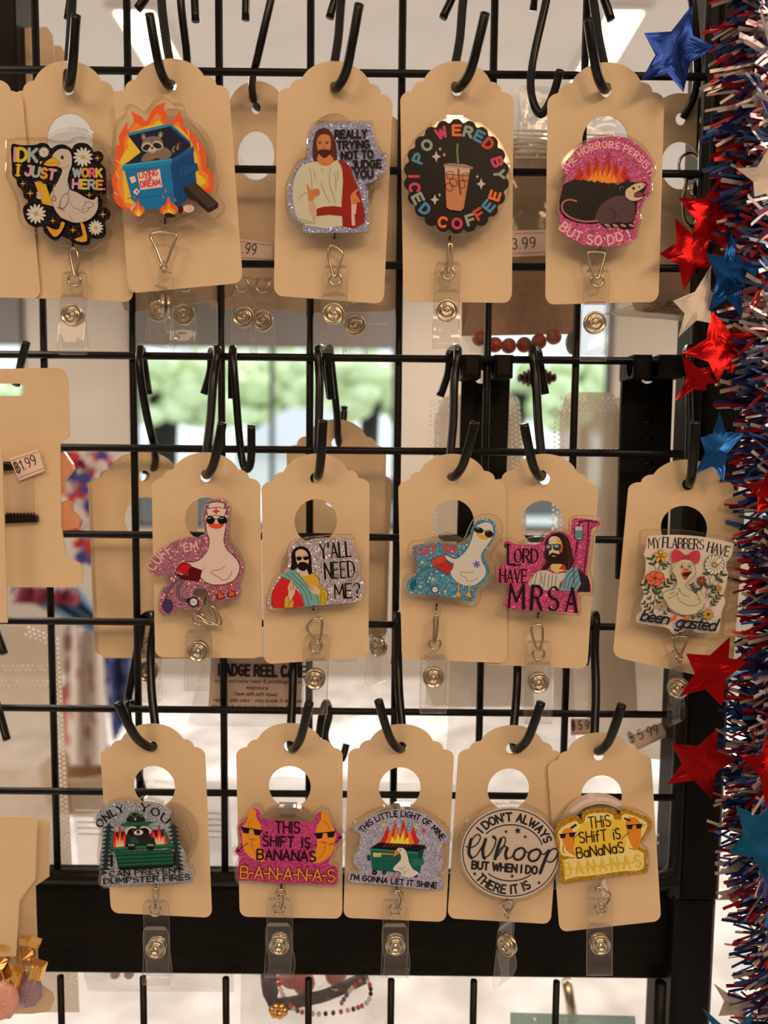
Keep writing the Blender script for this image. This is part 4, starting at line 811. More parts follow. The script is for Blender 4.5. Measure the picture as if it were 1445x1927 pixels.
def art_light(a):
    a.poly((165,150,155), [(170,440),(150,420),(300,300),(500,220),(700,195),(900,230),(1080,340),(1230,500),(1240,560),(1160,580),(1140,650),(1160,760),(1160,860),(1100,940),(1150,990),(1160,1080),(1130,1110),(950,1105),(500,1050),(110,1020),(100,950),(130,920),(210,920),(220,880),(150,800),(160,720),(220,600),(230,500),(210,460)], 3, 1)
    bk = (28,20,22); c = (670,870)
    a.arc("THIS LITTLE LIGHT OF MINE", (665,855), 560, 575, 137, 32, 62, 14, bk, gap=1.5)
    a.text("I'M GONNA LET IT SHINE", (120,995), (1090,1092), 58, 14, bk, gap=1.4)
    for x, y, r, cc in ((492,375,34,(200,175,60)), (860,400,30,(200,175,60)), (945,445,28,(186,42,62)), (432,530,14,(190,170,90)), (920,525,10,(200,190,160)), (612,345,9,(150,50,60))): a.star(cc, x, y, r, -80, .5)
    flame(a, [(190,34,32), (222,110,36), (230,190,60)], 675, 600, 400, 290, 4, 6)
    a.poly((22,20,20), [(340,640),(440,575),(960,605),(970,640),(880,695)], 0)
    for i in range(8): a.line((150,52,34), 7, [(490 + i*42, 625), (530 + i*42, 585)], 0)
    a.poly((24,82,66), [(345,650),(885,690),(900,920),(600,910),(360,885)], 0); a.poly((16,58,48), [(885,690),(950,650),(915,830),(900,930)], 0); a.line((40,120,95), 18, [(340,650),(880,692)], 0); a.line((20,66,54), 12, [(880,692),(968,640)], 0)
    a.line((16,58,48), 5, [(355,780),(880,800)], 0); a.poly((32,100,80), [(805,760),(950,760),(945,825),(810,850)], 0); a.poly((20,60,50), [(305,715),(345,720),(345,780),(305,775)], 0)
    a.poly((190,165,100), [(372,690),(465,692),(462,740),(372,738)], 0); a.poly((200,100,45), [(465,692),(610,700),(610,715),(465,712)], 0)
    for x, y, r in ((390,915,30), (500,915,24), (855,945,24)): a.ell(bk, x, y, r); a.ell((90,80,75), x, y, r*.4)
    a.poly((205,190,165), [(640,650),(690,630),(740,660),(770,740),(790,820),(830,880),(890,915),(860,945),(780,970),(700,950),(690,910),(610,890),(605,860),(660,800),(690,760),(680,700)], 3)
    a.line((60,46,40), 4, [(640,650),(690,632),(740,660),(770,740),(795,825),(890,915)]); a.line((60,46,40), 4, [(655,860),(720,890),(725,940)]); a.line((60,46,40), 4, [(690,870),(745,850)]); a.line((60,46,40), 4, [(730,920),(780,880)])
    a.ell(bk, 680, 660, 9, 8); a.poly((214,105,40), [(622,660),(650,665),(670,700),(600,740),(615,700)], 1)
    for x in (600, 655): a.line((160,60,66), 9, [(x + 20, 920), (x, 960), (x - 30, 968)], 0); a.line((160,60,66), 7, [(x, 960), (x + 14, 980)], 0)
def art_whoop(a):
    cx, cy = 725, 752; dk = (34,34,36)
    a.poly((192,162,135), circ(cx, cy, 562, 520, 72), 0)
    n = 72
    a.line(dk, 12, [(cx + 540 * math.cos(2*math.pi*i/n), cy + 492 * math.sin(2*math.pi*i/n)) for i in range(n)], 0, True)
    def ar(w, r, a0, a1): a.line(dk, w, [(cx + r[0]*math.cos(math.radians(a0 + (a1-a0)*i/24)), cy - r[1]*math.sin(math.radians(a0 + (a1-a0)*i/24))) for i in range(25)], 0)
    ar(14, (375,318), 137, 17); ar(14, (375,318), -132, -52)
    a.arc("I DON'T ALWAYS", (cx, cy), 405, 362, 141, 18, 88, 22, dk, gap=1.35)
    a.arc("THERE IT IS", (cx - 20, cy), 478, 462, 219, 302, 92, 21, dk, gap=1.5, inv=True)
    a.text("BUT WHEN I DO", (288,930), (1022,992), 84, 23, dk, gap=1.3)
    for x, y, r in ((676,513,23), (808,502,42), (893,570,23), (320,990,25), (745,1015,25), (1050,1092,23)): a.star(dk, x, y, r, -100)
    for w, p in ((12, [(222,680),(290,690),(360,640),(385,570),(350,545),(300,590),(265,680),(255,770),(290,815)]), (30, [(280,600),(258,700),(258,770),(285,810)]), (12, [(290,815),(350,770),(420,650),(450,590)]), (30, [(445,600),(415,700),(415,780),(430,815)]), (12, [(430,815),(500,760),(550,660),(560,590),(530,560)]), (24, [(530,570),(552,590)]),
        (12, [(540,830),(600,760),(660,650),(668,590),(640,575),(610,610)]), (30, [(615,600),(580,700),(550,820)]), (12, [(560,800),(600,720),(650,680),(690,690)]), (28, [(690,700),(670,760),(680,820)]), (12, [(680,820),(740,800),(770,740)]),
        (22, [(830,700),(780,730),(762,790),(790,830),(850,820),(885,770),(885,720),(850,695)]), (12, [(885,720),(920,750),(960,745)]), (22, [(1010,715),(955,740),(930,800),(960,845),(1020,835),(1060,780),(1060,730),(1020,710)]), (12, [(1060,735),(1100,770),(1160,720)]),
        (30, [(1160,730),(1110,850),(1062,980)]), (14, [(1140,780),(1190,720),(1235,705),(1262,740),(1240,810),(1190,855),(1140,850)])): a.line(dk, w * 1.15, p)
def art_gold(a):
    a.poly((176,120,30), [(460,290),(560,250),(760,240),(830,270),(870,320),(900,260),(980,255),(1080,300),(1190,340),(1240,400),(1220,500),(1150,590),(1100,680),(1190,720),(1200,780),(1175,850),(1200,900),(1170,980),(1000,1000),(700,1030),(540,1060),(420,1075),(330,1090),(250,1100),(215,1050),(195,850),(190,760),(165,640),(150,520),(180,430),(300,345),(400,330),(445,370)], 3, 1)
    a.poly((222,190,110), [(500,330),(620,300),(780,310),(830,380),(900,400),(900,340),(960,310),(1100,360),(1190,420),(1160,520),(1100,620),(1060,700),(1140,750),(1150,800),(1130,940),(900,960),(640,1000),(340,1030),(260,1060),(250,940),(240,840),(330,800),(215,770),(200,620),(180,520),(260,440),(380,390),(420,430),(480,400)], 3)
    a.poly((222,170,50), [(390,500),(560,380),(900,380),(950,440),(940,700),(700,760),(400,780)], 2)
    for cx, cy, f in ((300, 640, 1), (1040, 540, -1)):
        P = lambda x, y: (cx + f * x, cy + y)
        a.poly((208,120,34), [P(-60,-150), P(20,-170), P(60,-100), P(70,0), P(60,80), P(100,140), P(60,140), P(-20,90), P(-60,0), P(-80,-80)] if f > 0 else [P(60,-190), P(-30,-180), P(-80,-100), P(-80,20), P(-60,140), P(-10,180), P(60,60), P(90,-60), P(90,-150)], 3)
    bk = (26,22,18)
    for x0, y0, x1, y1 in ((190,545,385,520), (950,440,1140,425)):
        d = (x1-x0, y1-y0); P = lambda u, v: (x0 + d[0]*u, y0 + d[1]*u + v)
        a.line(bk, 8, [P(0,0), P(1,0)], 0); a.poly(bk, [P(.02,0), P(.42,0), P(.36,48), P(.12,48)], 0); a.poly(bk, [P(.58,0), P(.98,0), P(.9,48), P(.64,48)], 0)
    a.poly((60,38,22), [(315,465),(380,420),(398,440),(335,485)], 0); a.poly((60,38,22), [(930,350),(1005,378),(998,400),(925,372)], 0)
    for p in ([(350,605),(400,545),(430,540)], [(240,665),(238,740),(262,752)], [(990,518),(920,575),(905,600)], [(1130,460),(1165,432)], [(985,700),(1045,715)], [(315,815),(370,805)]): a.line((50,46,28), 7, p)
    a.line((176,60,40), 4, [(285,595),(300,602),(310,595)]); a.line((176,60,40), 4, [(1030,498),(1045,502),(1058,490)])
    a.text("THiS", (535,478), (780,448), 128, 13, bk, gap=1.2); a.text("SHifT", (425,642), (735,612), 122, 14, bk, gap=1.2); a.text("iS", (815,600), (890,592), 120, 14, bk, gap=1.4)
    a.text("BaNaNaS", (400,815), (930,745), 118, 14, bk, gap=1.1)
    a.text("B-A-N-A-N-A-S", (265,1010), (1130,910), 140, 17, (216,168,40), gap=.5)
# ------------------------------------------------------------------ the shop room: far wall with windows, floor, ceiling
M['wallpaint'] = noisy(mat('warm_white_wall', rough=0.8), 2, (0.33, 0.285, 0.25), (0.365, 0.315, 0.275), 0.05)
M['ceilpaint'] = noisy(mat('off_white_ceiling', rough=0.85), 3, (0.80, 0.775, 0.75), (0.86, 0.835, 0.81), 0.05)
M['floor'] = noisy(mat('mottled_pale_vinyl', rough=0.45), 7, (0.40, 0.39, 0.41), (0.62, 0.61, 0.65), 0.0, detail=7)
M['frame'] = mat('dark_window_frame', (0.03, 0.03, 0.032), 0.5)
M['header'] = mat('grey_window_blind', (0.10, 0.09, 0.088), 0.7)
M['pane'] = clear('window_glass', (0.97, 0.99, 0.98), 0.02, 1.45)
def emis(name, col, s):
    m = bpy.data.materials.new(name); m.use_nodes = True; m.node_tree.nodes.clear()
    e = N(m, 'ShaderNodeEmission'); e.inputs[0].default_value = (*col, 1); e.inputs[1].default_value = s
    o = N(m, 'ShaderNodeOutputMaterial'); L(m, e, 0, o, 0); return m
M['lamp'] = emis('ceiling_lamp_diffuser', (1.0, 0.80, 0.50), 11.0)
def struct(mb, name, m, base=None, parent=None):
    o = mb.build(name, m, parent, base)
    if parent is None: o['kind'] = 'structure'
    return o
YW = 4.6; XL, XR, YK, ZC = -4.6, 4.6, -3.4, 2.7
mb = MB(); box(mb, (XL, YK, -0.05), (XR, YW, 0)); struct(mb, 'floor', 'floor')
mb = MB(); box(mb, (XL, YK, ZC), (XR, YW, ZC + 0.05)); struct(mb, 'ceiling', 'ceilpaint')
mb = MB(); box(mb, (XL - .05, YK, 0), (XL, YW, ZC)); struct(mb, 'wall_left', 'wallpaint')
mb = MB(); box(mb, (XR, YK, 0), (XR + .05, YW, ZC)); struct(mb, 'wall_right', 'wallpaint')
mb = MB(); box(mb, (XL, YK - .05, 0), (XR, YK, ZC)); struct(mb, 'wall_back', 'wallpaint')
# window openings in the far wall, measured across the photograph
def wx(px): return W(px, 800, YW).x
def wz(py): return W(500, py, YW).z
zt, zh, zb = wz(545), wz(657), 0.95
wins = [(wx(-330), wx(52)), (wx(247), wx(747)), (wx(905), wx(1150)), (wx(1440), wx(1700))]
mb = MB(); xs = [XL] + [x for w in wins for x in w] + [XR]
for i in range(0, len(xs), 2): box(mb, (xs[i], YW, 0), (xs[i + 1], YW + .12, ZC))
for a, b in wins: box(mb, (a, YW, 0), (b, YW + .12, zb)); box(mb, (a, YW, zt), (b, YW + .12, ZC))
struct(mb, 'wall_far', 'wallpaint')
for i, (a, b) in enumerate(wins):
    mb = MB(); t = 0.035
    box(mb, (a, YW + .02, zb), (b, YW + .07, zb + t)); box(mb, (a, YW + .02, zt - t), (b, YW + .07, zt))
    box(mb, (a, YW + .02, zb + t), (a + t, YW + .07, zt - t)); box(mb, (b - t, YW + .02, zb + t), (b, YW + .07, zt - t))
    fr = struct(mb, 'window_%d' % (i + 1), 'frame')
    if i == 1: mb = MB(); x = wx(510); box(mb, (x - .014, YW + .02, zb + t), (x + .014, YW + .07, zt - t)); mb.build('mullion', 'frame', fr)
    mb = MB(); box(mb, (a + t, YW + .042, zb + t), (b - t, YW + .048, zt - t)); mb.build('window_pane', 'pane', fr)
    if i != 2: mb = MB(); box(mb, (a + .01, YW - .04, zh), (b - .01, YW - .015, zt + .02)); mb.build('window_blind', 'header', fr)
# outdoors
M['leaf'] = noisy(mat('sunlit_leaves', rough=0.7), 1.5, (0.42, 0.50, 0.24), (0.66, 0.72, 0.46))
M['lawn'] = noisy(mat('pale_parking_ground', rough=0.9), 0.3, (0.50, 0.55, 0.50), (0.62, 0.66, 0.60))
M['siding'] = mat('white_siding', (0.75, 0.74, 0.75), 0.8); M['roofing'] = mat('grey_shingles', (0.42, 0.42, 0.46), 0.9)
mb = MB(); box(mb, (-60, YW + .2, -0.4), (60, 90, -0.3)); o = mb.build('ground', 'lawn'); o['kind'] = 'structure'
rnd = random.Random(11)
def tree(x, y, z0, r, h, label):
    th = thing('tree', label, 'tree', (x, y, -0.3), 'trees beyond the shop windows')
    mb = MB(); tube(mb, [(x, y, -0.3), (x + .1, y, z0)], 0.25, 7); mb.build('trunk', M['post'], th)
    mb = MB()
    for i in range(46):
        a = rnd.uniform(0, 6.28); e = rnd.uniform(-1, 1); q = r * rnd.uniform(.35, 1)
        ball(mb, (x + q * math.cos(a), y + q * math.sin(a) * .6, z0 + h * e * .55), rnd.uniform(.3, .6) * r * .5, None, rnd.uniform(.25, .5) * r * .5, 7, 5)
    mb.build('crown', 'leaf', th)
for i, (px, d, z0, r, h) in enumerate([(px, d, 1.5 + d * k, d * .085, d * .062) for px, d, k in ((300, 13, .062), (395, 36, .068), (478, 25, .060), (585, 46, .070), (690, 19, .066), (960, 17, .064), (1095, 30, .062), (20, 22, .040))]):
    tree(W(px, 800, d).x, d, z0, r, h, ['round tree at the left of the middle window', 'tall tree left of the window mullion', 'tree seen just left of the dark mullion', 'high tree above the pale house roof', 'broad tree at the right end of the middle window', 'tree seen above the left black bracket', 'tree seen beside the dark frame of the right window', 'low tree seen through the far left window'][i])
hx = W(575, 800, 14).x
th = thing('house', 'pale house with low grey roof seen through the middle window', 'house', (hx, 14, -0.3))
mb = MB(); box(mb, (hx - 1.3, 14, -.3), (hx + 1.1, 17, 1.35)); mb.build('house_wall', 'siding', th)
mb = MB(); mb.add([(hx - 1.5, 13.8, 1.3), (hx + 1.3, 13.8, 1.3), (hx + 1.3, 17.2, 1.3), (hx - 1.5, 17.2, 1.3), (hx - .5, 15.5, 2.15), (hx + .3, 15.5, 2.15)], [(0, 1, 5, 4), (1, 2, 5), (2, 3, 4, 5), (3, 0, 4)]); mb.build('roof', 'roofing', th)
mb = MB(); box(mb, (hx - .2, 13.97, .5), (hx + .2, 14, 1.1)); mb.build('red_door', M['foil_red'], th)
for px, w_, lb in ((330, 1.6, 'white parked van at the left of the middle window'), (690, 1.4, 'pale parked car at the right of the middle window'), (1010, 1.5, 'pale parked car seen through the right window')):
    dd = {330: 9, 690: 12.2, 1010: 10.2}[px]; x = W(px, 800, dd).x; th = thing('car', lb, 'car', (x, dd, -.3), 'cars parked outside'); mb = MB()
    prof = [(-w_, -.05), (-w_, .45), (-w_ * .7, .55), (-w_ * .45, .98), (w_ * .45, 1.0), (w_ * .75, .55), (w_, .45), (w_, -.05)]
    mb.add([(x + a, dd - .6, b) for a, b in prof] + [(x + a, dd + .6, b) for a, b in prof], [tuple(range(8)), tuple(range(8, 16))[::-1]] + [(i, i + 8, (i + 1) % 8 + 8, (i + 1) % 8) for i in range(8)]); mb.build('car_body', 'siding', th)
    for s in (-.6, .6): mb = MB(); lathe(mb, (x + s * w_, dd - .6, 0), (0, -1, 0), [(.1, 0), (.3, 0), (.3, .1), (.1, .12)], 14); mb.build('wheel', 'frame', th)
    mb = MB(); mb.add([(x - w_ * .6, dd - .62, .6), (x + w_ * .62, dd - .62, .6), (x + w_ * .42, dd - .62, .92), (x - w_ * .42, dd - .62, .92)], [(0, 1, 2, 3)]); mb.build('car_window', 'header', th)
# the two long ceiling lights in view
for (pn, pf), lb in ((((200, 16), (290, 16), (462, 200)), 'long lit ceiling panel at upper left of the view'), (((1140, 16), (1228, 16), (1008, 200)), 'long lit ceiling panel at upper right of the view')) if False else ():
    pass
def ceilpt(px, py):
    d = fwd + right * ((px - 722.5) / F) + up * ((963.5 - py) / F); t = (ZC - .012 - CAM.z) / d.z; return CAM + d * t
for (a, b, y1), lb in (((196, 296, 4.0), 'long lit ceiling panel at upper left of the view'), ((1138, 1230, 4.0), 'long lit ceiling panel at upper right of the view')):
    p0, p1 = ceilpt(a, 10), ceilpt(b, 10)
    th = thing('ceiling_light', lb, 'light', ((p0.x + p1.x) / 2, p0.y, ZC), 'ceiling panel lights')
    x0, x1, y0 = p0.x, p1.x, p0.y; t = .02
    mb = MB(); box(mb, (x0 + t, y0 + t, ZC - .014), (x1 - t, y1 - t, ZC - .006)); mb.build('diffuser', 'lamp', th)
    mb = MB()
    for lo, hi in (((x0, y0, ZC - .02), (x1, y0 + t, ZC)), ((x0, y1 - t, ZC - .02), (x1, y1, ZC)), ((x0, y0 + t, ZC - .02), (x0 + t, y1 - t, ZC)), ((x1 - t, y0 + t, ZC - .02), (x1, y1 - t, ZC))): box(mb, lo, hi)
    mb.build('light_frame', 'ceilpaint', th)
# ------------------------------------------------------------------ the rack: wire grid, beam, posts
GY = 0.0
grid = thing('wire_grid_panel', 'large black wire grid panel everything hangs from', 'grid panel', W(600, 900, 0), None)
def vlin(px, py, Y): p = W(px, py, Y); return p
ZTOP, ZBOT = W(600, -120, 0).z, W(600, 1650, 0).z
x2 = W(258, 1172, 0).x; x5 = W(744, 1172, 0).x; px_ = (x5 - x2) / 3
R_ = 0.00175
vx = [x2 + px_ * (i - 2) for i in range(1, 8)]
mb = MB()
for i, x in enumerate(vx):
    mb = MB(); tube(mb, [(x, 0, ZTOP), (x, 0, ZBOT)], R_, 8); mb.build('vertical_wire', 'black', grid, smooth=True)
xa, xb = W(-150, 900, 0).x, W(1274, 1172, 0).x
for i, py in enumerate((-40, 137, 320, 498, 673, 847, 1010, 1174, 1338, 1494)):
    z = W(600, py, -.0035).z; mb = MB(); tube(mb, [(xa, -.0035, z), (xb, -.0035, z)], R_ if i else .002, 8); mb.build('horizontal_wire', 'black', grid, smooth=True)
zf = W(600, 1650, 0).z; xf = W(1258, 1600, 0).x + .003
mb = MB(); tube(mb, smoothpts([(xa, -.001, zf), (xf - .03, -.001, zf), (xf - .008, -.001, zf + .001), (xf - .001, -.001, zf + .008), (xf, -.001, zf + .03), (xf, -.001, ZTOP)], 5), .0034, 10); mb.build('frame_rod', 'black', grid, smooth=True)
lower = thing('wire_grid_panel', 'lower black wire grid panel below the dark wooden beam', 'grid panel', W(600, 1860, 0.002), None)
z0, z1 = W(600, 1842, 0).z, W(600, 2150, 0).z
for x in vx: mb = MB(); tube(mb, [(x, 0, z0), (x, 0, z1)], R_, 8); mb.build('vertical_wire', 'black', lower, smooth=True)
mb = MB(); tube(mb, [(xa, -.0035, W(600, 2020, 0).z), (xf, -.0035, W(600, 2020, 0).z)], R_, 8); mb.build('horizontal_wire', 'black', lower, smooth=True)
mb = MB(); tube(mb, [(xf - .004, .0, z0), (xf - .004, .0, z1)], .003, 8); mb.build('frame_rod', 'black', lower, smooth=True)
# dark wood beam and posts
def wood():
    m = mat('black_stained_wood', (0.012, 0.010, 0.009), 0.45, Specular_IOR_Level=0.12); b = m.node_tree.nodes['Principled BSDF']
    tc = N(m, 'ShaderNodeTexCoord'); mp = N(m, 'ShaderNodeMapping'); mp.inputs['Scale'].default_value = (6, 60, 260); L(m, tc, 'Object', mp, 0)
    n = N(m, 'ShaderNodeTexNoise'); n.inputs['Scale'].default_value = 6; n.inputs['Detail'].default_value = 6; L(m, mp, 0, n, 'Vector')
    r = N(m, 'ShaderNodeValToRGB'); r.color_ramp.elements[0].position = .35; r.color_ramp.elements[0].color = (.003, .0025, .002, 1); r.color_ramp.elements[1].position = .75; r.color_ramp.elements[1].color = (.010, .008, .007, 1)
    L(m, n, 'Fac', r, 'Fac'); L(m, r, 0, b, 'Base Color'); bp = N(m, 'ShaderNodeBump'); bp.inputs['Strength'].default_value = .5; bp.inputs['Distance'].default_value = .0004
    L(m, n, 'Fac', bp, 'Height'); L(m, bp, 'Normal', b, 'Normal'); return m
M['wood'] = wood()
rack = thing('display_rack', 'black display rack with dark wooden beam and thick right post', 'rack', W(1300, 1800, .01))
BY = 0.006
b0, b1 = W(40, 1668, BY), W(1262, 1850, BY)
def bev(mb, lo, hi, r, mi=0):
    x0, y0, z0 = lo; x1, y1, z1 = hi
    pts = [(x0, z0), (x1, z0), (x1, z1), (x0, z1)]
    vs = [(x0 + r, y0, z0 + r), (x1 - r, y0, z0 + r), (x1 - r, y0, z1 - r), (x0 + r, y0, z1 - r)] + [(a, y0 + r, b) for a, b in pts] + [(a, y1, b) for a, b in pts]
    fs = [(0, 1, 2, 3)] + [(i, 4 + i, 4 + (i + 1) % 4, (i + 1) % 4) for i in range(4)] + [(4 + i, 8 + i, 8 + (i + 1) % 4, 4 + (i + 1) % 4) for i in range(4)] + [(8, 11, 10, 9)]
    mb.add(vs, fs, mi)
xbL = W(66, 1740, BY).x; xbR = W(1274, 1760, BY).x
mb = MB(); bev(mb, (xbL, BY, W(640, 1838, BY).z), (xbR, BY + .02, W(640, 1672, BY).z), .0012); mb.build('crossbeam', 'wood', rack)
pl, pr = W(1292, 1300, 0).x, W(1372, 1200, 0).x
zj = W(1310, 1690, 0).z
mb = MB(); bev(mb, (pl, -.004, zj + .0004), (pr, .032, 2.1), .002); mb.build('upper_post', 'post', rack)
mb = MB(); bev(mb, (pl - .002, -.0035, 0.0), (pr - .001, .032, zj - .0004), .002); mb.build('lower_post', 'post', rack)
xq = W(14, 60, .03).x
mb = MB(); bev(mb, (xq - .02, .03, W(10, 172, .03).z), (xq + .004, .05, 2.1), .001); mb.build('left_upright', 'post', rack)
# black slotted wall brackets behind the grid with their clips
for (x0, x1, lb, hx) in ((866, 960, 'black slotted bracket strip left of the pair, behind the grid', 905), (1168, 1267, 'black slotted bracket strip right of the pair, behind the grid', 1218)):
    Yb = .020; th = thing('slotted_bracket', lb, 'bracket', W((x0 + x1) / 2, 690, Yb), 'slotted bracket strips')
    X0, X1 = W(x0, 860, Yb).x, W(x1, 860, Yb).x; zT, zB = W(900, 672, Yb).z, W(900, 1085, Yb).z
    mb = MB(); pm = PXM(Yb)
    out = [(x0 + 4, 676), (x1 + 1, 676), (x1 - 14, 1090), (x0 - 8, 1090)]
    hs = [circ(hx, 709, 13, 13, 18)]
    slab(mb, out, Yb, .003, hs); mb.build('strip', 'post', th)
    for y in (795, 825, 872, 915, 960):
        mb = MB(); ball(mb, W((x0 + x1) / 2 + 2, y, Yb), 12 * pm, .0012, 4 * pm, 12, 6); mb.build('dimple', 'hook', th, smooth=True)
    for cx in ((x0 + 22, x0 + 82) if x0 < 1000 else (x0 + 42, x0 + 96)):
        mb = MB(); c = W(cx, 688, -.006); w = (17 if cx != x0 + 96 else 22) * PXM(0); h = 20 * PXM(0)
        tube(mb, [c + Vector((-w, .006, 0)), c + Vector((w, .006, 0))], h * 0.98, 8); bev(mb, (c.x - w, c.y - .001, c.z - h * 1.1), (c.x + w, c.y + .022, c.z + h), .0015); mb.build('clip', 'post', th)
# ------------------------------------------------------------------ S hooks
def hook(loop, hole, tip, short, wy, label, Yh=-.030, tipY=-.046, grp='black S hooks on the grid'):
    wy_ = wy; Yw = -.0035
    pts = [(short[0], short[1], .0045), (short[0] * .5 + loop[0] * .5 + 2, wy_ + 24, .0042), (loop[0] + (short[0]-loop[0]) * .35, wy_ - 8, .0028), (loop[0], wy_ - 18, -.0035), (loop[0] - (short[0]-loop[0]) * .2, wy_ - 8, -.0095),
        (loop[0] + (hole[0]-loop[0]) * .2, wy_ + (hole[1]-wy_) * .2, -.0115), (loop[0] + (hole[0]-loop[0]) * .55, wy_ + (hole[1]-wy_) * .55, Yh * .6), (loop[0] * .12 + hole[0] * .88 - (tip[0]-hole[0]) * .10, hole[1] - 26, Yh + .005), (hole[0] - (tip[0]-hole[0]) * .05, hole[1] + 1, Yh + .0015), (hole[0] + (tip[0]-hole[0]) * .12, hole[1] + 3, Yh - .004),
        (hole[0] + (tip[0]-hole[0]) * .45, hole[1] - (hole[1]-tip[1]) * .16, Yh - .010), (hole[0] + (tip[0]-hole[0]) * .72, hole[1] - (hole[1]-tip[1]) * .52, tipY + .002), (tip[0], tip[1], tipY)]
    P = [W(*p) for p in pts]; mb = MB(); tube(mb, smoothpts(P, 5), .00195, 10)
    return tag(mb.build('s_hook', 'hook', None, P[3], smooth=True), label, 'hook', grp)
R1, R2, R3 = -40, 673, 1174
for args in (
 ((138,-50),(128,160),(143,28),(128,36),R1,'black S hook holding the card of the goose with clipboard badge'),
 ((300,-50),(320,155),(281,26),(258,18),R1,'black S hook holding the card of the blue dumpster badge, tip leaning left'),
 ((645,-50),(630,160),(676,8),(620,34),R1,'black S hook holding the card of the white robed man badge'),
 ((875,-50),(858,161),(913,25),(833,34),R1,'black S hook holding the card of the iced coffee badge'),
 ((1110,-50),(1140,163),(1106,35),(1150,38),R1,'black S hook holding the card of the pink opossum badge'),
 ((405,-1),(388,889),(418,795),(384,742),R2,'black S hook holding the card of the pink glitter goose badge'),
 ((602,-1),(598,891),(608,790),(622,750),R2,'black S hook holding the card of the man in dark sunglasses and red robe badge'),
 ((856,-1),(850,893),(894,793),(828,746),R2,'black S hook holding the card of the blue glitter goose badge'),
 ((1006,-1),(1018,893),(986,798),(1026,742),R2,'black S hook holding the card of the badge with drip stand'),
 ((1296,-1),(1297,905),(1308,792),(1285,700),R2,'black S hook beside the right post, holding the card of the goose with bow'),
 ((283,-1),(287,1402),(222,1322),(240,1322),R3,'black S hook holding the card of the raccoon in green dumpster badge'),
 ((552,-1),(550,1405),(582,1322),(560,1250),R3,'black S hook holding the card of the pink bananas badge'),
 ((747,-1),(754,1405),(712,1318),(742,1250),R3,'black S hook holding the card of the goose at a burning dumpster badge'),
 ((975,-1),(970,1406),(1018,1322),(985,1250),R3,'black S hook holding the card of the round lettered badge'),
 ((1118,-1),(1124,1409),(1170,1326),(1100,1250),R3,'black S hook holding the card of the gold bananas badge')):
    hook(*args)
def plainhook(pts, label, r=.0018):
    P = [W(*p) for p in pts]; mb = MB(); tube(mb, smoothpts(P, 5), r, 10)
    return tag(mb.build('s_hook', 'hook', None, P[len(P)//2], smooth=True), label, 'hook', 'black S hooks on the grid')
for pts, lb in (
 ([(462,38,.0),(470,-45,-.002),(520,-60,-.004),(510,0,-.008),(484,110,-.004),(474,160,.010),(482,200,.020),(500,200,.022)], 'black S hook holding the half hidden card left of the robed man badge'),
 ([(368,40,-.001),(362,-45,.0),(345,-55,-.004),(340,0,-.008),(352,110,-.002),(352,190,.010)], 'black S hook with long shaft right of the raccoon badge card'),
 ([(1003,20,.004),(1012,-40,.0),(1035,-55,-.0035),(1028,0,-.009),(1002,120,-.010),(1000,180,-.014),(1018,215,-.016),(1040,180,-.018),(1054,132,-.020)], 'empty black S hook left of the pink opossum badge card'),
 ([(1290,-50,.0),(1302,0,-.002),(1312,120,.004),(1306,180,.012),(1285,222,.018)], 'black S hook behind the big blue star at top right'),
 ([(280,742,.0045),(272,690,.004),(266,655,-.0035),(262,690,-.010),(276,780,-.006),(292,850,.004),(288,884,.016),(272,886,.021)], 'black S hook holding the badgeless card at the left of the middle row'),
 ([(436,750,.0045),(436,690,.0045),(438,655,-.0035),(440,690,-.0095),(452,840,-.011),(462,882,-.014),(472,868,-.018),(473,800,-.022)], 'empty black S hook right of the pink glitter goose card hook'),
 ([(624,752,.0),(618,690,-.001),(620,655,-.0035),(624,690,.004),(634,780,.014),(636,822,.022),(642,835,.030),(648,765,.034)], 'black S hook holding the card half hidden behind the sunglasses man card'),
 ([(600,1386,-.009),(606,1345,-.009),(614,1322,-.0035),(620,1345,.002),(612,1392,.006),(640,1430,.012),(652,1400,.016)], 'black S hook on the third wire from the bottom, behind the pink bananas card'),
 ([(256,1330,.004),(245,1322,-.001),(240,1345,-.009),(262,1460,-.002),(272,1492,.006)], 'black S hook showing through the hole of the raccoon ranger card'),
 ([(30,725,-.006),(36,700,-.004),(42,672,-.009),(50,644,-.012)], 'black S hook holding the hair clip card at the left edge'),
 ([(-10,1180,-.004),(2,1212,-.006),(8,1230,-.008)], 'black S hook stub holding the frosted bag at the left edge'),
 ([(-14,1300,.0),(0,1345,-.010),(13,1392,-.016)], 'black S hook end at the left edge above the lower card')):
    plainhook(pts, lb)
# ------------------------------------------------------------------ scalloped hang cards
def card_outline(q):
    m = quadmap(q); pts = []
    def arcp(cx, cy, rx, ry, a0, a1, n):
        for i in range(n + 1):
            t = math.radians(a0 + (a1 - a0) * i / n); pts.append((cx + rx * math.cos(t), cy - ry * math.sin(t)))
    r = 0.075; k = 0.55
    arcp(r, 1 - r * k, r, r * k, 270, 180, 5)
    arcp(0.104, 0.168, 0.104, 0.042, 180, 90, 6)
    arcp(0.203, 0.127, 0.099, 0.043, 172, 90, 6)
    arcp(0.50, 0.12, 0.31, 0.12, 163, 17, 22)
    arcp(0.797, 0.127, 0.099, 0.043, 90, 8, 6)
    arcp(0.896, 0.168, 0.104, 0.042, 90, 0, 6)
    arcp(1 - r, 1 - r * k, r, r * k, 0, -90, 5)
    return [m(u, v) for u, v in pts], [m(0.5 + 0.05 * math.cos(t), 0.118 + 0.0275 * math.sin(t)) for t in [2 * math.pi * i / 18 for i in range(18)]], [m(0.5 + 0.198 * math.cos(t), 0.327 + 0.107 * math.sin(t)) for t in [2 * math.pi * i / 36 for i in range(36)]]
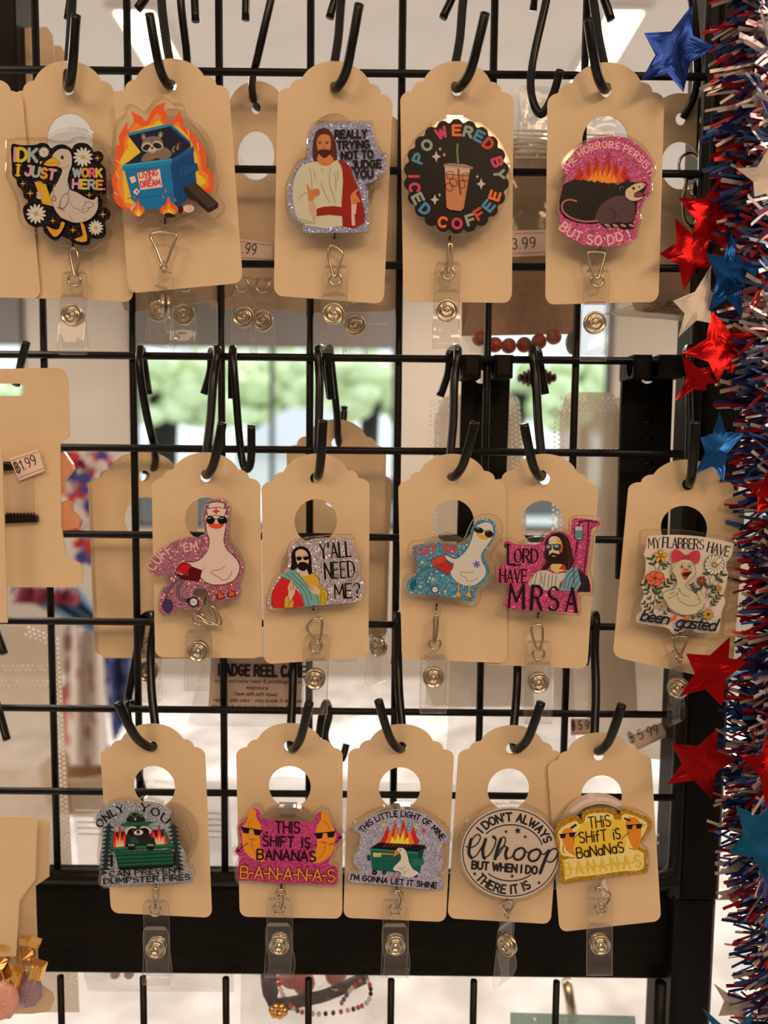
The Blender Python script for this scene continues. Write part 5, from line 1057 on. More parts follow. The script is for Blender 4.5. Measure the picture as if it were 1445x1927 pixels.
def card(q, Y, label, group, m='card', big=True, lean=0.0):
    out, h1, h2 = card_outline(q); mb = MB()
    slab(mb, out, Y, 0.0005, [h1, h2] if big else [h1], yfun=(lambda x, y: Y + lean * (y - q[0][1]) / 450.0) if lean else None)
    base = W((q[0][0] + q[1][0]) / 2, (q[0][1] + q[1][1]) / 2 + 50, Y)
    return tag(mb.build('display_card', m, None, base), label, 'card', group)
def dilate(pts, d):
    P = [Vector((p[0], p[1])) for p in pts]; s = 1 if area2(P) > 0 else -1; out = []
    for i in range(len(P)):
        t = P[(i + 1) % len(P)] - P[i - 1]; t = t.normalized() if t.length else Vector((1, 0)); out.append(P[i] + Vector((t.y, -t.x)) * d * s)
    return out
def ring_tube(mb, pts, Y, r, closed=True, n=4, dy=None):
    P = [W(p[0], p[1], Y + (dy[i] if dy else 0)) for i, p in enumerate(pts)]
    tube(mb, smoothpts(P, n, closed), r, 8, closed)
def strap_parts(th, x, ytop, ybot, snap, Y, w=49, yaw=0.0, skew=0.0, eyelet=None):
    """folded clear vinyl strap with a press stud; th = the badge reel it belongs to"""
    px = PXM(Y); mb = MB(); hw = w / 2
    loopr = 0.0028
    path = [(ytop, 0.0006), (ytop + (snap[1]-ytop)*.5, 0.0008), (snap[1] + 10, 0.0004), (ybot - 34, 0.0022), (ybot - 12, 0.0030), (ybot, 0.0), (ybot - 10, -0.0030), (ybot - 36, -0.0024), (snap[1] + 8, -0.0012), (snap[1] - 40, -0.0010)]
    P = smoothpts([Vector((0, a, b)) for a, b in path], 5)
    cy, sy = math.cos(yaw), math.sin(yaw)
    rows = []
    n = len(P)
    for i, p in enumerate(P):
        f = 1.0
        e = min(i, n - 1 - i)
        if e == 0: f = 0.72
        elif e == 1: f = 0.93
        cx = x + (snap[0] - x) * min(1.3, (p.y - ytop) / max(1, snap[1] - ytop)) + skew * (p.z * 1000)
        row = []
        for s_ in (-1, -0.965, 0.965, 1):
            o = s_ * hw * f
            c = W(cx + o * cy, p.y, Y); row.append(c + Vector((sy * p.z, p.z * cy + o * px * sy, 0)))
        rows.append(row)
    vs = [v for r in rows for v in r]
    fc = []; fe = []
    for i in range(n - 1):
        for k in range(3):
            a = i * 4 + k; q = (a, a + 4, a + 5, a + 1); (fc if k == 1 and 0 < i < n - 2 else fe).append(q)
    mb.add(vs, fc, 0); mb.add(vs, fe, 1)
    o = mb.build('vinyl_strap', ['film', 'film_edge'], th, smooth=True)
    sb = MB(); c = W(snap[0], snap[1], Y) + Vector((0, -0.0016, 0)); ax = Vector((-math.sin(yaw), -math.cos(yaw), 0)); R = 20.5 * px
    lathe(sb, c - ax * 0.0006, ax, [(R*.2,0),(R,0),(R,.0008),(R*.96,.0013),(R*.86,.0014),(R*.80,.0009),(R*.62,.0008),(R*.58,.0016),(R*.48,.0020),(R*.38,.0017),(R*.32,.0011),(R*.2,.0012),(R*.13,.0017),(R*.04,.0019)], 26)
    lathe(sb, c + ax * -0.0030, ax, [(R*.2,0),(R*.9,0),(R*.97,.0006),(R*.97,.0012),(R*.5,.0018)], 22)
    sb.build('press_stud', 'nickel', th, smooth=True)
def badge(fn, origin, outline, Y, label, post, ring, eye, strap, snap, reel=None, yaw=0.0, rY=None, clip=None, white=False, er=13.5, margin=0, skew=0.0, esq=1.0):
    ox, oy = origin; sc = 6.0208
    out = [(ox + p[0] / sc, oy + p[1] / sc) for p in outline]
    out = [(p.x, p.y) for p in smoothpts([Vector(p) for p in out], 4, True)]
    cx = sum(p[0] for p in out) / len(out); cy = sum(p[1] for p in out) / len(out)
    th = thing('badge_reel', label, 'badge reel', W(cx, cy, Y), 'badge reels clipped to the front cards')
    a = MB(); slab(a, out, Y, 0.0028, bevel=-1.6, mi=0, mi_edge=1)
    top = a.build('acrylic_topper', ['acrylic', 'acrylic_edge'], th)
    A = Art(ox, oy, Y - 0.00006); fn(A); A.build(top)
    if reel:
        rb = MB(); c = W(reel[0], reel[1], Y + 0.0032); R = reel[2] * PXM(Y)
        lathe(rb, c, (0, 1, 0), [(R*.3, 0), (R*.93, 0), (R, .0012), (R, .0055), (R*.93, .0066), (R*.3, .0066)], 44)
        lathe(rb, c + Vector((0, -.0002, 0)), (0, 1, 0), [(R*.84, 0), (R*.86, -.0005), (R*.88, 0)], 44, 0)
        rb.build('reel_case', 'reel_white' if white else 'reel', th, smooth=False)
    if clip:
        kb = MB(); slab(kb, [(clip[0]-clip[2], clip[1]-13), (clip[0]+clip[2], clip[1]-12), (clip[0]+clip[2]-3, clip[1]+14), (clip[0]-clip[2]+1, clip[1]+13)], Y + 0.0035, 0.0012)
        kb.build('belt_clip', 'film_edge', th)
    pb = MB(); yy = Y + 0.0045; px = PXM(yy)
    lathe(pb, W(post[0], post[1] - 10, yy), (0, 0, -1), [(4*px, -.004), (6*px, 0), (9*px, .0008), (9*px, .0022), (6*px, .0030), (8*px, .0042), (6*px, .0052), (2*px, .0056)], 16)
    pb.build('swivel_post', 'reel_white' if white else 'reel', th, smooth=True)
    kb = MB(); tube(kb, [W(post[0], post[1] - 14, yy), W(post[0] - 1, post[1] - 2, yy)], 2.4 * px, 6); kb.build('pull_cord', 'hook', th)
    mb = MB(); ring_tube(mb, ring, Y + 0.0028, 2.6 * px); mb.build('wire_clasp', 'nickel', th, smooth=True)
    eb = MB(); R = er * px; c = W(eye[0], eye[1], Y + 0.0042)
    ex = Vector((math.cos(yaw) , math.sin(yaw), 0))
    P = [c + ex * (R * .82 * esq * math.cos(t)) + Vector((0, 0, 1)) * (R * .82 * math.sin(t)) for t in [2 * math.pi * i / 24 for i in range(24)]]
    tube(eb, P, R * .19, 8, True); eb.build('eyelet', 'nickel', th, smooth=True)
    strap_parts(th, strap[0], strap[1], strap[2], snap, Y + 0.0040, yaw=yaw, skew=skew)
    return th
G1, G2, G3 = 'scalloped cards of the top row', 'scalloped cards of the middle row', 'scalloped cards of the bottom row'
YC = -0.0300
CARDS = [
 ([(-172,105),(36,115),(77,562),(-135,555)], -.0285, 'cream scalloped card cut off by the left edge, in the top row', G1),
 ([(19,114),(233,114),(251,568),(36,560)], -.0270, 'cream scalloped card behind the goose with clipboard badge', G1),
 ([(208,115),(426,105),(457,532),(242,552)], -.0320, 'tilted cream scalloped card behind the raccoon in a burning blue dumpster badge', G1),
 ([(524,108),(742,122),(722,572),(515,556)], -.0305, 'cream scalloped card behind the white robed man with red sash badge', G1),
 ([(752,114),(967,116),(963,570),(759,567)], -.0300, 'cream scalloped card behind the black iced coffee badge', G1),
 ([(1031,118),(1252,116),(1239,568),(1026,573)], -.0300, 'cream scalloped card behind the pink opossum badge', G1),
 ([(284,851),(489,851),(493,1239),(292,1237)], -.0300, 'cream scalloped card behind the pink glitter goose in nurse cap badge', G2),
 ([(491,856),(696,851),(693,1237),(497,1250)], -.0308, 'cream scalloped card behind the man in dark sunglasses and red robe badge', G2),
 ([(748,856),(952,852),(955,1248),(756,1240)], -.0305, 'cream scalloped card behind the blue glitter goose badge', G2),
 ([(925,850),(1130,858),(1105,1259),(908,1250)], -.0290, 'cream scalloped card behind the pink badge with drip stand', G2),
 ([(1188,858),(1408,872),(1377,1285),(1153,1236)], -.0300, 'cream scalloped card behind the goose with pink bow, beside the garland', G2),
 ([(185,1364),(383,1360),(399,1727),(209,1718)], -.0300, 'cream scalloped card behind the raccoon in green dumpster badge', G3),
 ([(443,1361),(645,1361),(644,1729),(451,1725)], -.0300, 'cream scalloped card behind the pink bananas badge', G3),
 ([(657,1362),(857,1364),(839,1735),(646,1727)], -.0300, 'cream scalloped card behind the goose at a burning green dumpster badge', G3),
 ([(866,1364),(1064,1366),(1036,1739),(842,1728)], -.0290, 'cream scalloped card behind the round black lettered badge', G3),
 ([(1026,1386),(1222,1372),(1244,1733),(1053,1754)], -.0310, 'cream scalloped card behind the gold glitter bananas badge', G3)]
for q, y, lb, g in CARDS: card(q, y, lb, g)
YB = -0.0400
badge(art_idk, (0,240), [(75,190),(95,140),(230,118),(400,125),(500,118),(600,150),(780,155),(840,120),(940,110),(1050,150),(1110,205),(1200,260),(1222,330),(1215,430),(1230,520),(1225,800),(1270,920),(1290,1000),(1250,1100),(1235,1240),(1130,1320),(1040,1375),(930,1390),(780,1340),(640,1330),(540,1290),(440,1200),(300,1150),(215,1050),(200,900),(190,820),(120,650),(70,560),(75,400)], -.0375,
 'black floral badge with goose holding clipboard, on clear acrylic, at top left', (138,467), [(133,470),(143,470),(147,490),(143,516),(140,518),(134,492)], (140,527), (140,510,668), (138,594), (138,330,88), skew=0)
badge(art_dumpster, (200,160), [(215,260),(260,222),(330,240),(420,305),(480,260),(550,170),(640,135),(710,170),(760,205),(860,220),(900,340),(960,430),(1060,560),(1150,680),(1190,840),(1240,980),(1265,1100),(1245,1220),(1325,1340),(1320,1420),(1250,1490),(1170,1510),(1080,1480),(1040,1450),(900,1500),(820,1540),(700,1585),(620,1570),(580,1480),(480,1470),(420,1530),(300,1555),(200,1540),(140,1460),(60,1380),(10,1240),(20,1100),(10,950),(60,780),(80,560),(130,400),(210,330)], -.0425,
 'clear acrylic badge of a raccoon inside a blue dumpster on fire', (311,424), [(286,441),(300,437),(322,439),(332,444),(322,470),(312,496),(305,496),(294,468),(284,448)], (308,503), (309,508,655), (308,577), (330,290,70), yaw=1.25, er=11)
badge(art_judge, (520,190), [(420,250),(500,225),(620,238),(1050,232),(1095,280),(1130,420),(1180,565),(1250,600),(1278,690),(1260,800),(1180,870),(1130,950),(1060,990),(1070,1150),(1070,1440),(1000,1490),(880,1515),(340,1510),(280,1470),(200,1390),(130,1280),(105,1100),(110,960),(180,780),(270,660),(340,630),(350,420)], -.0400,
 'silver glitter badge of a bearded man in white robe with red sash and open hands', (630,452), [(623,462),(636,468),(644,478),(638,500),(632,518),(627,520),(622,500),(618,478)], (631,525), (631,498,664), (628,592), (632,340,72))
cof = [(715 + 610 * math.cos(2*math.pi*i/40) * (1 + .015 * math.cos(11 * 2*math.pi*i/20)), 795 + 660 * math.sin(2*math.pi*i/40) * (1 + .012 * math.cos(11 * 2*math.pi*i/20))) for i in range(40)]
badge(art_coffee, (740,200), cof, -.0400, 'round black badge with an iced coffee cup ringed by colourful letters', (847,455), [(845,460),(850,462),(850,485),(845,512),(842,512),(843,485)], (843,514), (843,492,658), (840,585), (862,330,76), clip=(856,229,16))
badge(art_horrors, (1020,220), [(640,215),(800,190),(960,210),(1100,290),(1200,400),(1270,530),(1275,640),(1240,720),(1240,870),(1160,980),(1110,1080),(1120,1180),(1090,1280),(1080,1370),(960,1450),(760,1490),(600,1480),(420,1450),(260,1370),(170,1270),(185,1160),(160,1040),(170,900),(210,720),(250,660),(210,570),(240,480),(400,320)], -.0400,
 'pink glitter badge of a screaming opossum with flames on its back', (1130,472), [(1106,478),(1112,474),(1130,474),(1138,480),(1132,505),(1127,522),(1120,522),(1110,500)], (1124,528), (1124,505,680), (1118,608), (1135,345,74), skew=1.5)
badge(art_cuffpink, (270,910), [(820,175),(910,178),(975,230),(990,310),(970,430),(965,560),(1000,690),(1090,820),(1138,930),(1115,1070),(1085,1140),(1108,1210),(1080,1290),(960,1330),(800,1355),(750,1320),(680,1395),(600,1440),(480,1440),(400,1420),(350,1490),(240,1500),(170,1440),(175,1290),(220,1170),(290,1080),(260,1035),(150,1045),(70,1000),(55,930),(120,820),(250,700),(400,635),(540,605),(640,615),(690,560),(665,470),(672,290),(730,200)], -.0400,
 'pink glitter badge of a goose in nurse cap and sunglasses', (387,1138), [(366,1164),(372,1158),(384,1166),(400,1172),(411,1178),(417,1172),(410,1155),(401,1142),(396,1142),(405,1160),(408,1172),(396,1176),(380,1168)], (374,1165), (374,1186,1300), (374,1224), (392,1072,66))
badge(art_yall, (480,960), [(450,340),(560,320),(700,300),(1050,275),(1120,320),(1140,430),(1190,560),(1200,660),(1190,740),(1250,830),(1235,950),(1170,1040),(900,1085),(500,1110),(250,1150),(160,1140),(125,1040),(160,900),(230,740),(330,640),(360,520),(380,400)], -.0400,
 'silver glitter badge of a bearded man in sunglasses, red and yellow robe', (591,1150), [(580,1176),(590,1166),(604,1164),(606,1180),(602,1206),(596,1210),(586,1196),(578,1184)], (594,1216), (597,1194,1345), (593,1276), (592,1075,66))
badge(art_cuffblue, (740,940), [(230,480),(400,450),(560,380),(700,400),(800,450),(860,320),(930,210),(1060,165),(1180,200),(1235,300),(1225,420),(1150,560),(1100,640),(1150,740),(1150,880),(1100,980),(1000,1030),(985,1120),(930,1205),(820,1210),(650,1160),(420,1130),(240,1120),(150,1080),(115,1000),(130,890),(210,820),(220,700),(170,620),(180,520)], -.0400,
 'blue glitter badge of a goose in sunglasses with a blood pressure cuff', (822,1150), [(817,1162),(823,1160),(823,1185),(819,1208),(815,1208),(817,1185)], (818,1212), (817,1232,1342), (815,1273), (843,1072,66))
badge(art_mrsa, (920,940), [(200,440),(280,450),(330,485),(560,495),(620,390),(720,330),(840,330),(905,360),(920,240),(970,190),(1080,185),(1230,200),(1295,240),(1280,330),(1200,370),(1170,600),(1140,800),(1185,950),(1170,1080),(1040,1090),(1040,1260),(1000,1315),(820,1300),(500,1275),(200,1255),(160,1210),(190,1080),(180,980),(90,960),(75,840),(90,740),(180,700),(195,580),(140,520),(150,460)], -.0425,
 'pink glitter badge of a long-haired man in sunglasses beside a drip bag', (1013,1165), [(1000,1183),(1008,1176),(1019,1178),(1021,1200),(1016,1222),(1010,1222),(1003,1203)], (1013,1231), (1013,1206,1362), (1012,1283), (1016,1075,66))
badge(art_flabbers, (1170,960), [(215,290),(240,235),(400,225),(700,230),(950,270),(1220,320),(1300,370),(1310,480),(1240,600),(1240,800),(1200,960),(1200,1060),(1160,1180),(1150,1330),(1130,1440),(990,1470),(850,1430),(720,1420),(640,1450),(540,1410),(470,1360),(200,1330),(120,1270),(130,1150),(170,1030),(190,900),(180,760),(220,620),(200,480)], -.0400,
 'clear badge of a startled white goose with pink bow among flowers', (1280,1195), [(1264,1202),(1275,1198),(1293,1200),(1288,1215),(1280,1232),(1275,1232),(1268,1216)], (1277,1238), (1271,1222,1362), (1272,1293), (1285,1090,70), yaw=.75, er=12)
badge(art_onlyyou, (160,1480), [(110,340),(170,250),(330,160),(500,145),(560,175),(640,135),(760,150),(920,210),(1000,280),(980,370),(1040,520),(1110,650),(1160,760),(1170,890),(1230,960),(1225,1050),(1160,1095),(800,1120),(300,1140),(200,1140),(155,1060),(170,990),(160,900),(140,780),(160,640),(160,480),(110,420)], -.0400,
 'silver glitter badge of a raccoon in ranger hat inside a green dumpster', (294,1668), [(289,1674),(296,1674),(298,1690),(295,1710),(291,1710),(288,1690)], (292,1713), (292,1694,1852), (295,1781), (305,1580,68))
badge(art_bananas, (430,1490), [(240,190),(300,150),(370,170),(405,240),(480,190),(680,170),(860,200),(960,270),(1000,210),(1070,185),(1140,220),(1170,310),(1230,420),(1310,470),(1325,540),(1230,640),(1200,740),(1180,790),(1250,850),(1260,980),(1230,1060),(1150,1080),(900,1060),(600,1050),(280,1030),(120,1030),(80,960),(85,830),(120,740),(60,710),(55,640),(110,590),(95,440),(110,370),(200,280)], -.0400,
 'pink glitter badge with two orange bananas wearing sunglasses', (530,1672), [(521,1678),(530,1674),(536,1682),(534,1700),(528,1712),(525,1710),(530,1695),(529,1683),(522,1690)], (525,1711), (524,1690,1838), (526,1774), (540,1585,68), clip=(542,1524,17), skew=1)
badge(art_light, (640,1490), [(130,390),(270,270),(450,190),(680,160),(900,190),(1090,300),(1230,430),(1255,540),(1170,620),(1180,760),(1180,860),(1110,945),(1165,980),(1165,1090),(1110,1125),(900,1115),(500,1070),(120,1030),(90,960),(110,890),(200,885),(140,820),(140,700),(200,580),(210,490),(140,450)], -.0405,
 'silver glitter badge of a goose before a burning green dumpster', (747,1674), [(742,1678),(750,1676),(757,1684),(755,1700),(748,1712),(745,1710),(751,1696),(750,1684)], (743,1713), (743,1692,1838), (744,1775), (752,1588,68), clip=(756,1524,16), skew=1)
badge(art_whoop, (840,1480), [(715 + 598*math.cos(2*math.pi*i/30), 750 + 560*math.sin(2*math.pi*i/30)) for i in range(30)], -.0415,
 'round clear badge with black script and block lettering in two rings', (955,1695), [(944,1700),(956,1696),(967,1700),(962,1712),(956,1718),(950,1712)], (955,1720), (954,1700,1848), (951,1776), (962,1604,74), yaw=.8, er=11)
badge(art_gold, (1020,1480), [(440,300),(560,245),(760,235),(840,270),(880,260),(960,245),(1100,285),(1220,350),(1250,430),(1220,540),(1130,670),(1200,710),(1210,860),(1200,950),(1150,990),(900,1020),(540,1065),(340,1085),(260,1105),(205,1060),(185,850),(185,760),(155,600),(140,510),(170,420),(300,335),(400,320)], -.0425,
 'gold glitter edged yellow badge with two bananas wearing sunglasses', (1135,1672), [(1122,1672),(1134,1672),(1146,1680),(1148,1690),(1140,1704),(1131,1714),(1124,1700)], (1130,1711), (1129,1690,1834), (1128,1774), (1128,1570,74), white=True, skew=1)
# ------------------------------------------------------------------ things hanging behind the front cards
GB = 'scalloped cards half hidden behind the front ones'
card([(192,158),(405,168),(443,560),(232,590)], .004, 'buff scalloped card just behind the blue dumpster badge card', GB, 'buffcard')
card([(398,155),(566,150),(572,585),(390,578)], .0165, 'buff scalloped card with round hole left of the robed man card', GB, 'buffcard')
card([(560,150),(752,166),(748,585),(548,590)], .006, 'buff scalloped card peeking out right of the robed man card', GB, 'buffcard')
card([(1190,175),(1372,175),(1360,600),(1190,585)], .018, 'buff scalloped card right of the opossum card behind the red stars', GB, 'buffcard')
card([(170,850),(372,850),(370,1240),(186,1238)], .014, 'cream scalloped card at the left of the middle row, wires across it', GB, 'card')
card([(163,852),(365,848),(362,1232),(178,1232)], .019, 'buff scalloped card directly behind the left card of the middle row', GB, 'buffcard')
card([(538,788),(728,790),(722,1170),(545,1175)], .024, 'buff scalloped card standing higher behind the sunglasses man card', GB, 'buffcard')
card([(556,846),(738,850),(728,1200),(560,1195)], .030, 'rearmost buff card behind the sunglasses man card', GB, 'buffcard')
card([(1050,1390),(1215,1400),(1200,1500),(1060,1500)], .030, 'small grey scalloped card edge behind the gold bananas card', GB, 'buffcard', big=False) if False else None
def backreel(x, top, snap, bot, Y, label, yaw=0.0, w=46):
    th = thing('badge_reel', label, 'badge reel', W(x, top, Y), 'badge reels hanging behind the front cards')
    strap_parts(th, x, top, bot, snap, Y, w=w, yaw=yaw)
    eb = MB(); c = W(x, top + 16, Y); R = 12 * PXM(Y)
    tube(eb, [c + Vector((R * math.cos(t), -.001, R * math.sin(t))) for t in [2 * math.pi * i / 20 for i in range(20)]], .0006, 6, True); eb.build('eyelet', 'nickel', th, smooth=True)
for a in ((348,520,(347,592),664,-.006,'clear strap with press stud beside the edge-on strap of the dumpster badge'), (296,520,(300,586),650,.002,'clear strap partly hidden behind the edge-on dumpster badge strap'),
          (456,520,(459,597),665,.0,'clear strap with press stud, left one of the two under the buff card'), (494,522,(494,604),668,.008,'dimmer clear strap with press stud, right one of the two under the buff card'),
          (668,540,(668,612),668,-.006,'clear strap with press stud right of the robed man badge strap'), (282,1200,(280,1262),1322,.010,'clear strap hanging below the left card of the middle row')):
    backreel(*a)
backreel(706, 1172, (709,1216), 1286, .016, 'twisted clear strap hanging right of the sunglasses man card', .9)
for x, y0, y1, w, lb in ((712, 560, 612, 34, 'short curled clear strap end right of the robed man card'), (648, 1225, 1248, 50, 'curled clear strap end under the sunglasses man card')):
    mb = MB(); P = [Vector(p) for p in ((0, 0, .002), (0, .6, .003), (0, .95, .001), (0, .8, -.002), (0, .3, -.002))]; rows = []
    for p in smoothpts(P, 4): c = [W(x + s * w / 2, y0 + (y1 - y0) * p.y, .008) + Vector((0, p.z, 0)) for s in (-1, 1)]; rows += c
    mb.add(rows, [(2*i, 2*i+2, 2*i+3, 2*i+1) for i in range(len(rows)//2 - 1)]); tag(mb.build('clear_strap', 'film', None, rows[0], smooth=True), lb, 'strap')
# bags
def bag(q, Y, label, m='bag', dots=None, zips=(), group='clear plastic bags hanging behind the grid', th_=0.006, hole=None, name='plastic_bag'):
    mp = quadmap(q); th = thing(name, label, 'bag', W(q[0][0], q[0][1], Y), group); rnd2 = random.Random(int(q[0][0] * 7 + q[0][1]))
    nu, nv = 12, 16; mb = MB()
    for side in (0, 1):
        vs = []
        for j in range(nv + 1):
            for i in range(nu + 1):
                u, v = i / nu, j / nv; p = mp(u, v); b = math.sin(math.pi * u) ** .5 * math.sin(math.pi * min(1, v * 1.0)) ** .4 if 0 < u < 1 and 0 < v < 1 else 0
                if m == 'bag_milky' and v < .12:
                    e_ = max(0, .16 - min(u, 1 - u)) / .16; p = mp(u, v + (.07 * (1 - math.sqrt(max(0, 1 - e_ * e_)))) * (1 - v / .12))
                dy = (th_ * b * (.7 + rnd2.uniform(-.35, .35))) * (-1 if side == 0 else .6)
                vs.append(W(p.x, p.y, Y + dy))
        mb.add(vs, [(j*(nu+1)+i, (j+1)*(nu+1)+i, (j+1)*(nu+1)+i+1, j*(nu+1)+i+1) if side == 0 else (j*(nu+1)+i, j*(nu+1)+i+1, (j+1)*(nu+1)+i+1, (j+1)*(nu+1)+i) for j in range(nv) for i in range(nu)])
    mb.build('bag_film', m, th, smooth=True)
    if dots:
        mb = MB()
        for (u0, v0, u1, v1, rows) in dots:
            a, b = mp(u0, v0), mp(u1, v1); d = b - a; n = int(d.length / 9); nn = Vector((-d.y, d.x)).normalized()
            for i in range(n):
                for r in range(rows):
                    p = a + d * ((i + .5 * (r % 2)) / n) + nn * (r * 7.5)
                    c = W(p.x, p.y, Y - th_ - .0012); rr = 3.2 * PXM(Y); mb.add([c + Vector((rr * math.cos(t), -.0003 if k else 0, rr * math.sin(t))) for k, t in enumerate([0, 1.05, 2.09, 3.14, 4.19, 5.24])], [(0, 1, 2, 3, 4, 5)])
        mb.build('embossed_dots', 'dots', th, kind='stuff')
    for v in zips:
        mb = MB(); a, b = mp(.02, v), mp(.98, v); tube(mb, [W(a.x, a.y, Y - th_ * .6 - .001), W(b.x, b.y, Y - th_ * .6 - .001)], .0005, 5); mb.build('zip_ridge', 'dots', th)
    return th
bag([(962,165),(1160,178),(1150,668),(864,664)], .022, 'clear zip bag around the brown kraft cards', zips=(.16, .175, .19, .205, .22), th_=.004)
mb = MB(); slab(mb, [(868,262),(1100,262),(1090,628),(869,632)], .030, .0012); tag(mb.build('kraft_card', 'kraft', None), 'brown kraft card in the zip bag between coffee and opossum cards', 'card')
mb = MB(); slab(mb, [(955,296),(1110,300),(1108,470),(955,472)], .0285, .0008); tag(mb.build('kraft_card', mat('tan_kraft', (.50, .34, .20), .7), None), 'lighter tan slip at the top of the kraft card', 'card')
brt = thing('bead_bracelet', 'bracelet of mottled red round beads under the kraft card', 'bracelet', W(965, 650, .025))
M['bead'] = noisy(mat('marbled_red_bead', rough=.2), 260, (.55, .05, .05), (.62, .22, .10), detail=6); 
for x, y in ((902,637),(931,649),(957,651),(986,649),(1014,643),(1042,634)):
    mb = MB(); ball(mb, W(x, y, .024), 14.5 * PXM(.024), seg=16, rings=10); mb.build('bead', 'bead', brt, smooth=True)
bag([(1236,560),(1330,560),(1350,610),(1130,592)], .022, 'greyish bag bottom below the buff card near the white star', 'bag_milky')
bag([(820,745),(980,738),(1005,1330),(800,1330)], .040, 'frosted bag with dotted border behind the left black bracket', 'bag_milky', dots=[(.04,.02,.04,.9,3), (.05,.02,.95,.02,3), (.97,.05,.97,.6,3)])
bag([(1055,738),(1165,738),(1200,1340),(1040,1340)], .040, 'frosted bag with dotted border between the two black brackets', 'bag_milky', dots=[(.02,.02,.98,.02,4), (.05,.05,.05,.55,3), (.02,.18,.98,.18,2)])
bag([(1150,745),(1264,742),(1250,1430),(1100,1420)], .046, 'frosted bag with dotted border behind the right black bracket', 'bag_milky', dots=[(.02,.03,.98,.03,3), (.1,.3,.1,.95,3)])
bag([(850,1180),(1075,1180),(1095,1640),(830,1640)], .034, 'clear crinkled bag behind the round lettered badge card', 'bag')
bag([(1040,1560),(1262,1570),(1262,1660),(1040,1660)], .036, 'clear bag bottom seen right of the gold bananas card', 'bag', dots=[(.75,.02,.99,.02,4)])
bag([(395,1180),(575,1188),(570,1368),(352,1366)], .012, 'clear bag around the printed care slip', 'bag', th_=.003)
bag([(130,1465),(430,1470),(440,1660),(150,1650)], .050, 'clear zip bags behind the raccoon ranger card', 'bag', zips=(.32, .38, .44, .5, .56))
bag([(380,1460),(660,1462),(655,1660),(385,1660)], .055, 'clear bag behind the pink bananas card', 'bag')
bag([(640,1470),(870,1475),(850,1650),(650,1650)], .052, 'clear bag behind the burning dumpster card', 'bag')
bag([(-40,1180),(112,1180),(150,1905),(-40,1905)], .034, 'frosted bag with dotted border at the left edge', 'bag_milky', dots=[(.62,.0,.98,.03,3), (.97,.03,.97,.95,3), (.3,.1,.95,.1,2), (.1,.14,.95,.14,2)])
bag([(150,1800),(440,1800),(440,1866),(165,1866)], .02, 'clear bag bottom under the beam at left, beads inside', 'bag')
bag([(455,1780),(730,1780),(735,2000),(450,2000)], .018, 'clear bag with striped bracelet under the beam', 'bag', th_=.012)
bag([(960,1905),(1195,1912),(1200,2000),(960,2000)], .02, 'grey-green bag top at the bottom edge right of centre', clear('teal_film', (.6,.72,.7), .1, 1.4, .5, (.42,.52,.50)))
bag([(980,160),(1060,165),(1055,330),(965,330)], .012, 'clear bag corner with zip ridges above the kraft card', 'bag', zips=(.5,.56,.62,.68,.74,.8), th_=.003)
# care slip
A = Art(395, 1230, .0045); m_ = MB(); slab(m_, [(398,1232),(570,1240),(566,1336),(392,1330)], .005, .0003)
th = thing('care_slip', 'pinkish printed slip headed badge reel care in a clear bag', 'slip', W(480, 1280, .005))
m_.build('paper', mat('pink_slip_paper', (.60, .47, .44), .7), th)
A.text("BADGE REEL CARE", ((412-395)*6.02, (1270-1230)*6.02), ((574-395)*6.02, (1274-1230)*6.02), 118, 28, (45,38,38), gap=1.6)
for i, (t, x0, x1) in enumerate((("avoid extreme heat & prolonged sun", 404, 568), ("exposure", 464, 504), ("Clean with soft towel", 440, 520), ("Handle with care - may break if dropped", 402, 568), ("Keep out of reach of children & pets", 400, 566))):
    y = 1284 + i * 12; A.text(t, ((x0-395)*6.02, (y-1230)*6.02), ((x1-395)*6.02, (y+2-1230)*6.02), 38, 6, (70,58,58), gap=1.1)
A.build(th)
# price stickers
def sticker(q, Y, txt, p0, p1, h, label, parent_items=None):
    th = thing('price_sticker', label, 'sticker', W(*q[0], Y)); mb = MB(); slab(mb, q, Y, .0002); mb.build('paper', 'sticker', th)
    ox, oy = q[0]; A = Art(ox, oy, Y - .0001); T = lambda p: ((p[0]-ox)*6.0208, (p[1]-oy)*6.0208)
    A.line((180,80,80), 6, [T(Vector(q[0]) * .88 + Vector(q[3]) * .12), T(Vector(q[1]) * .88 + Vector(q[2]) * .12)], 0); A.line((180,80,80), 6, [T(Vector(q[3]) * .88 + Vector(q[0]) * .12), T(Vector(q[2]) * .88 + Vector(q[1]) * .12)], 0)
    A.text(txt, T(p0), T(p1), h * 6.02, 11, (40,34,34), gap=1.5); A.build(th)
sticker([(444,448),(512,458),(512,492),(444,490)], .0120, ".99", (456,476), (480,480), 20, 'price sticker ending in .99 between the dumpster and robed man cards')
sticker([(955,434),(1030,432),(1030,480),(955,484)], .0150, "b$3.99", (948,470), (1008,466), 20, 'price sticker reading 3.99 on the kraft card')
sticker([(17,862),(72,845),(84,886),(36,905)], -.0146, "b$1.99", (32,890), (70,873), 19, 'tilted price sticker reading 1.99 on the hair clip card')
sticker([(1184,1385),(1244,1360),(1256,1385),(1200,1412)], .0250, "b$ 5 99", (1186,1398), (1240,1380), 18, 'tilted price sticker reading 5 99 right of the gold bananas card')
sticker([(1074,1352),(1122,1352),(1122,1382),(1074,1384)], .0300, "b$ 5 99", (1076,1374), (1116,1372), 16, 'dim price sticker reading 5 99 inside the bag above the gold bananas card')
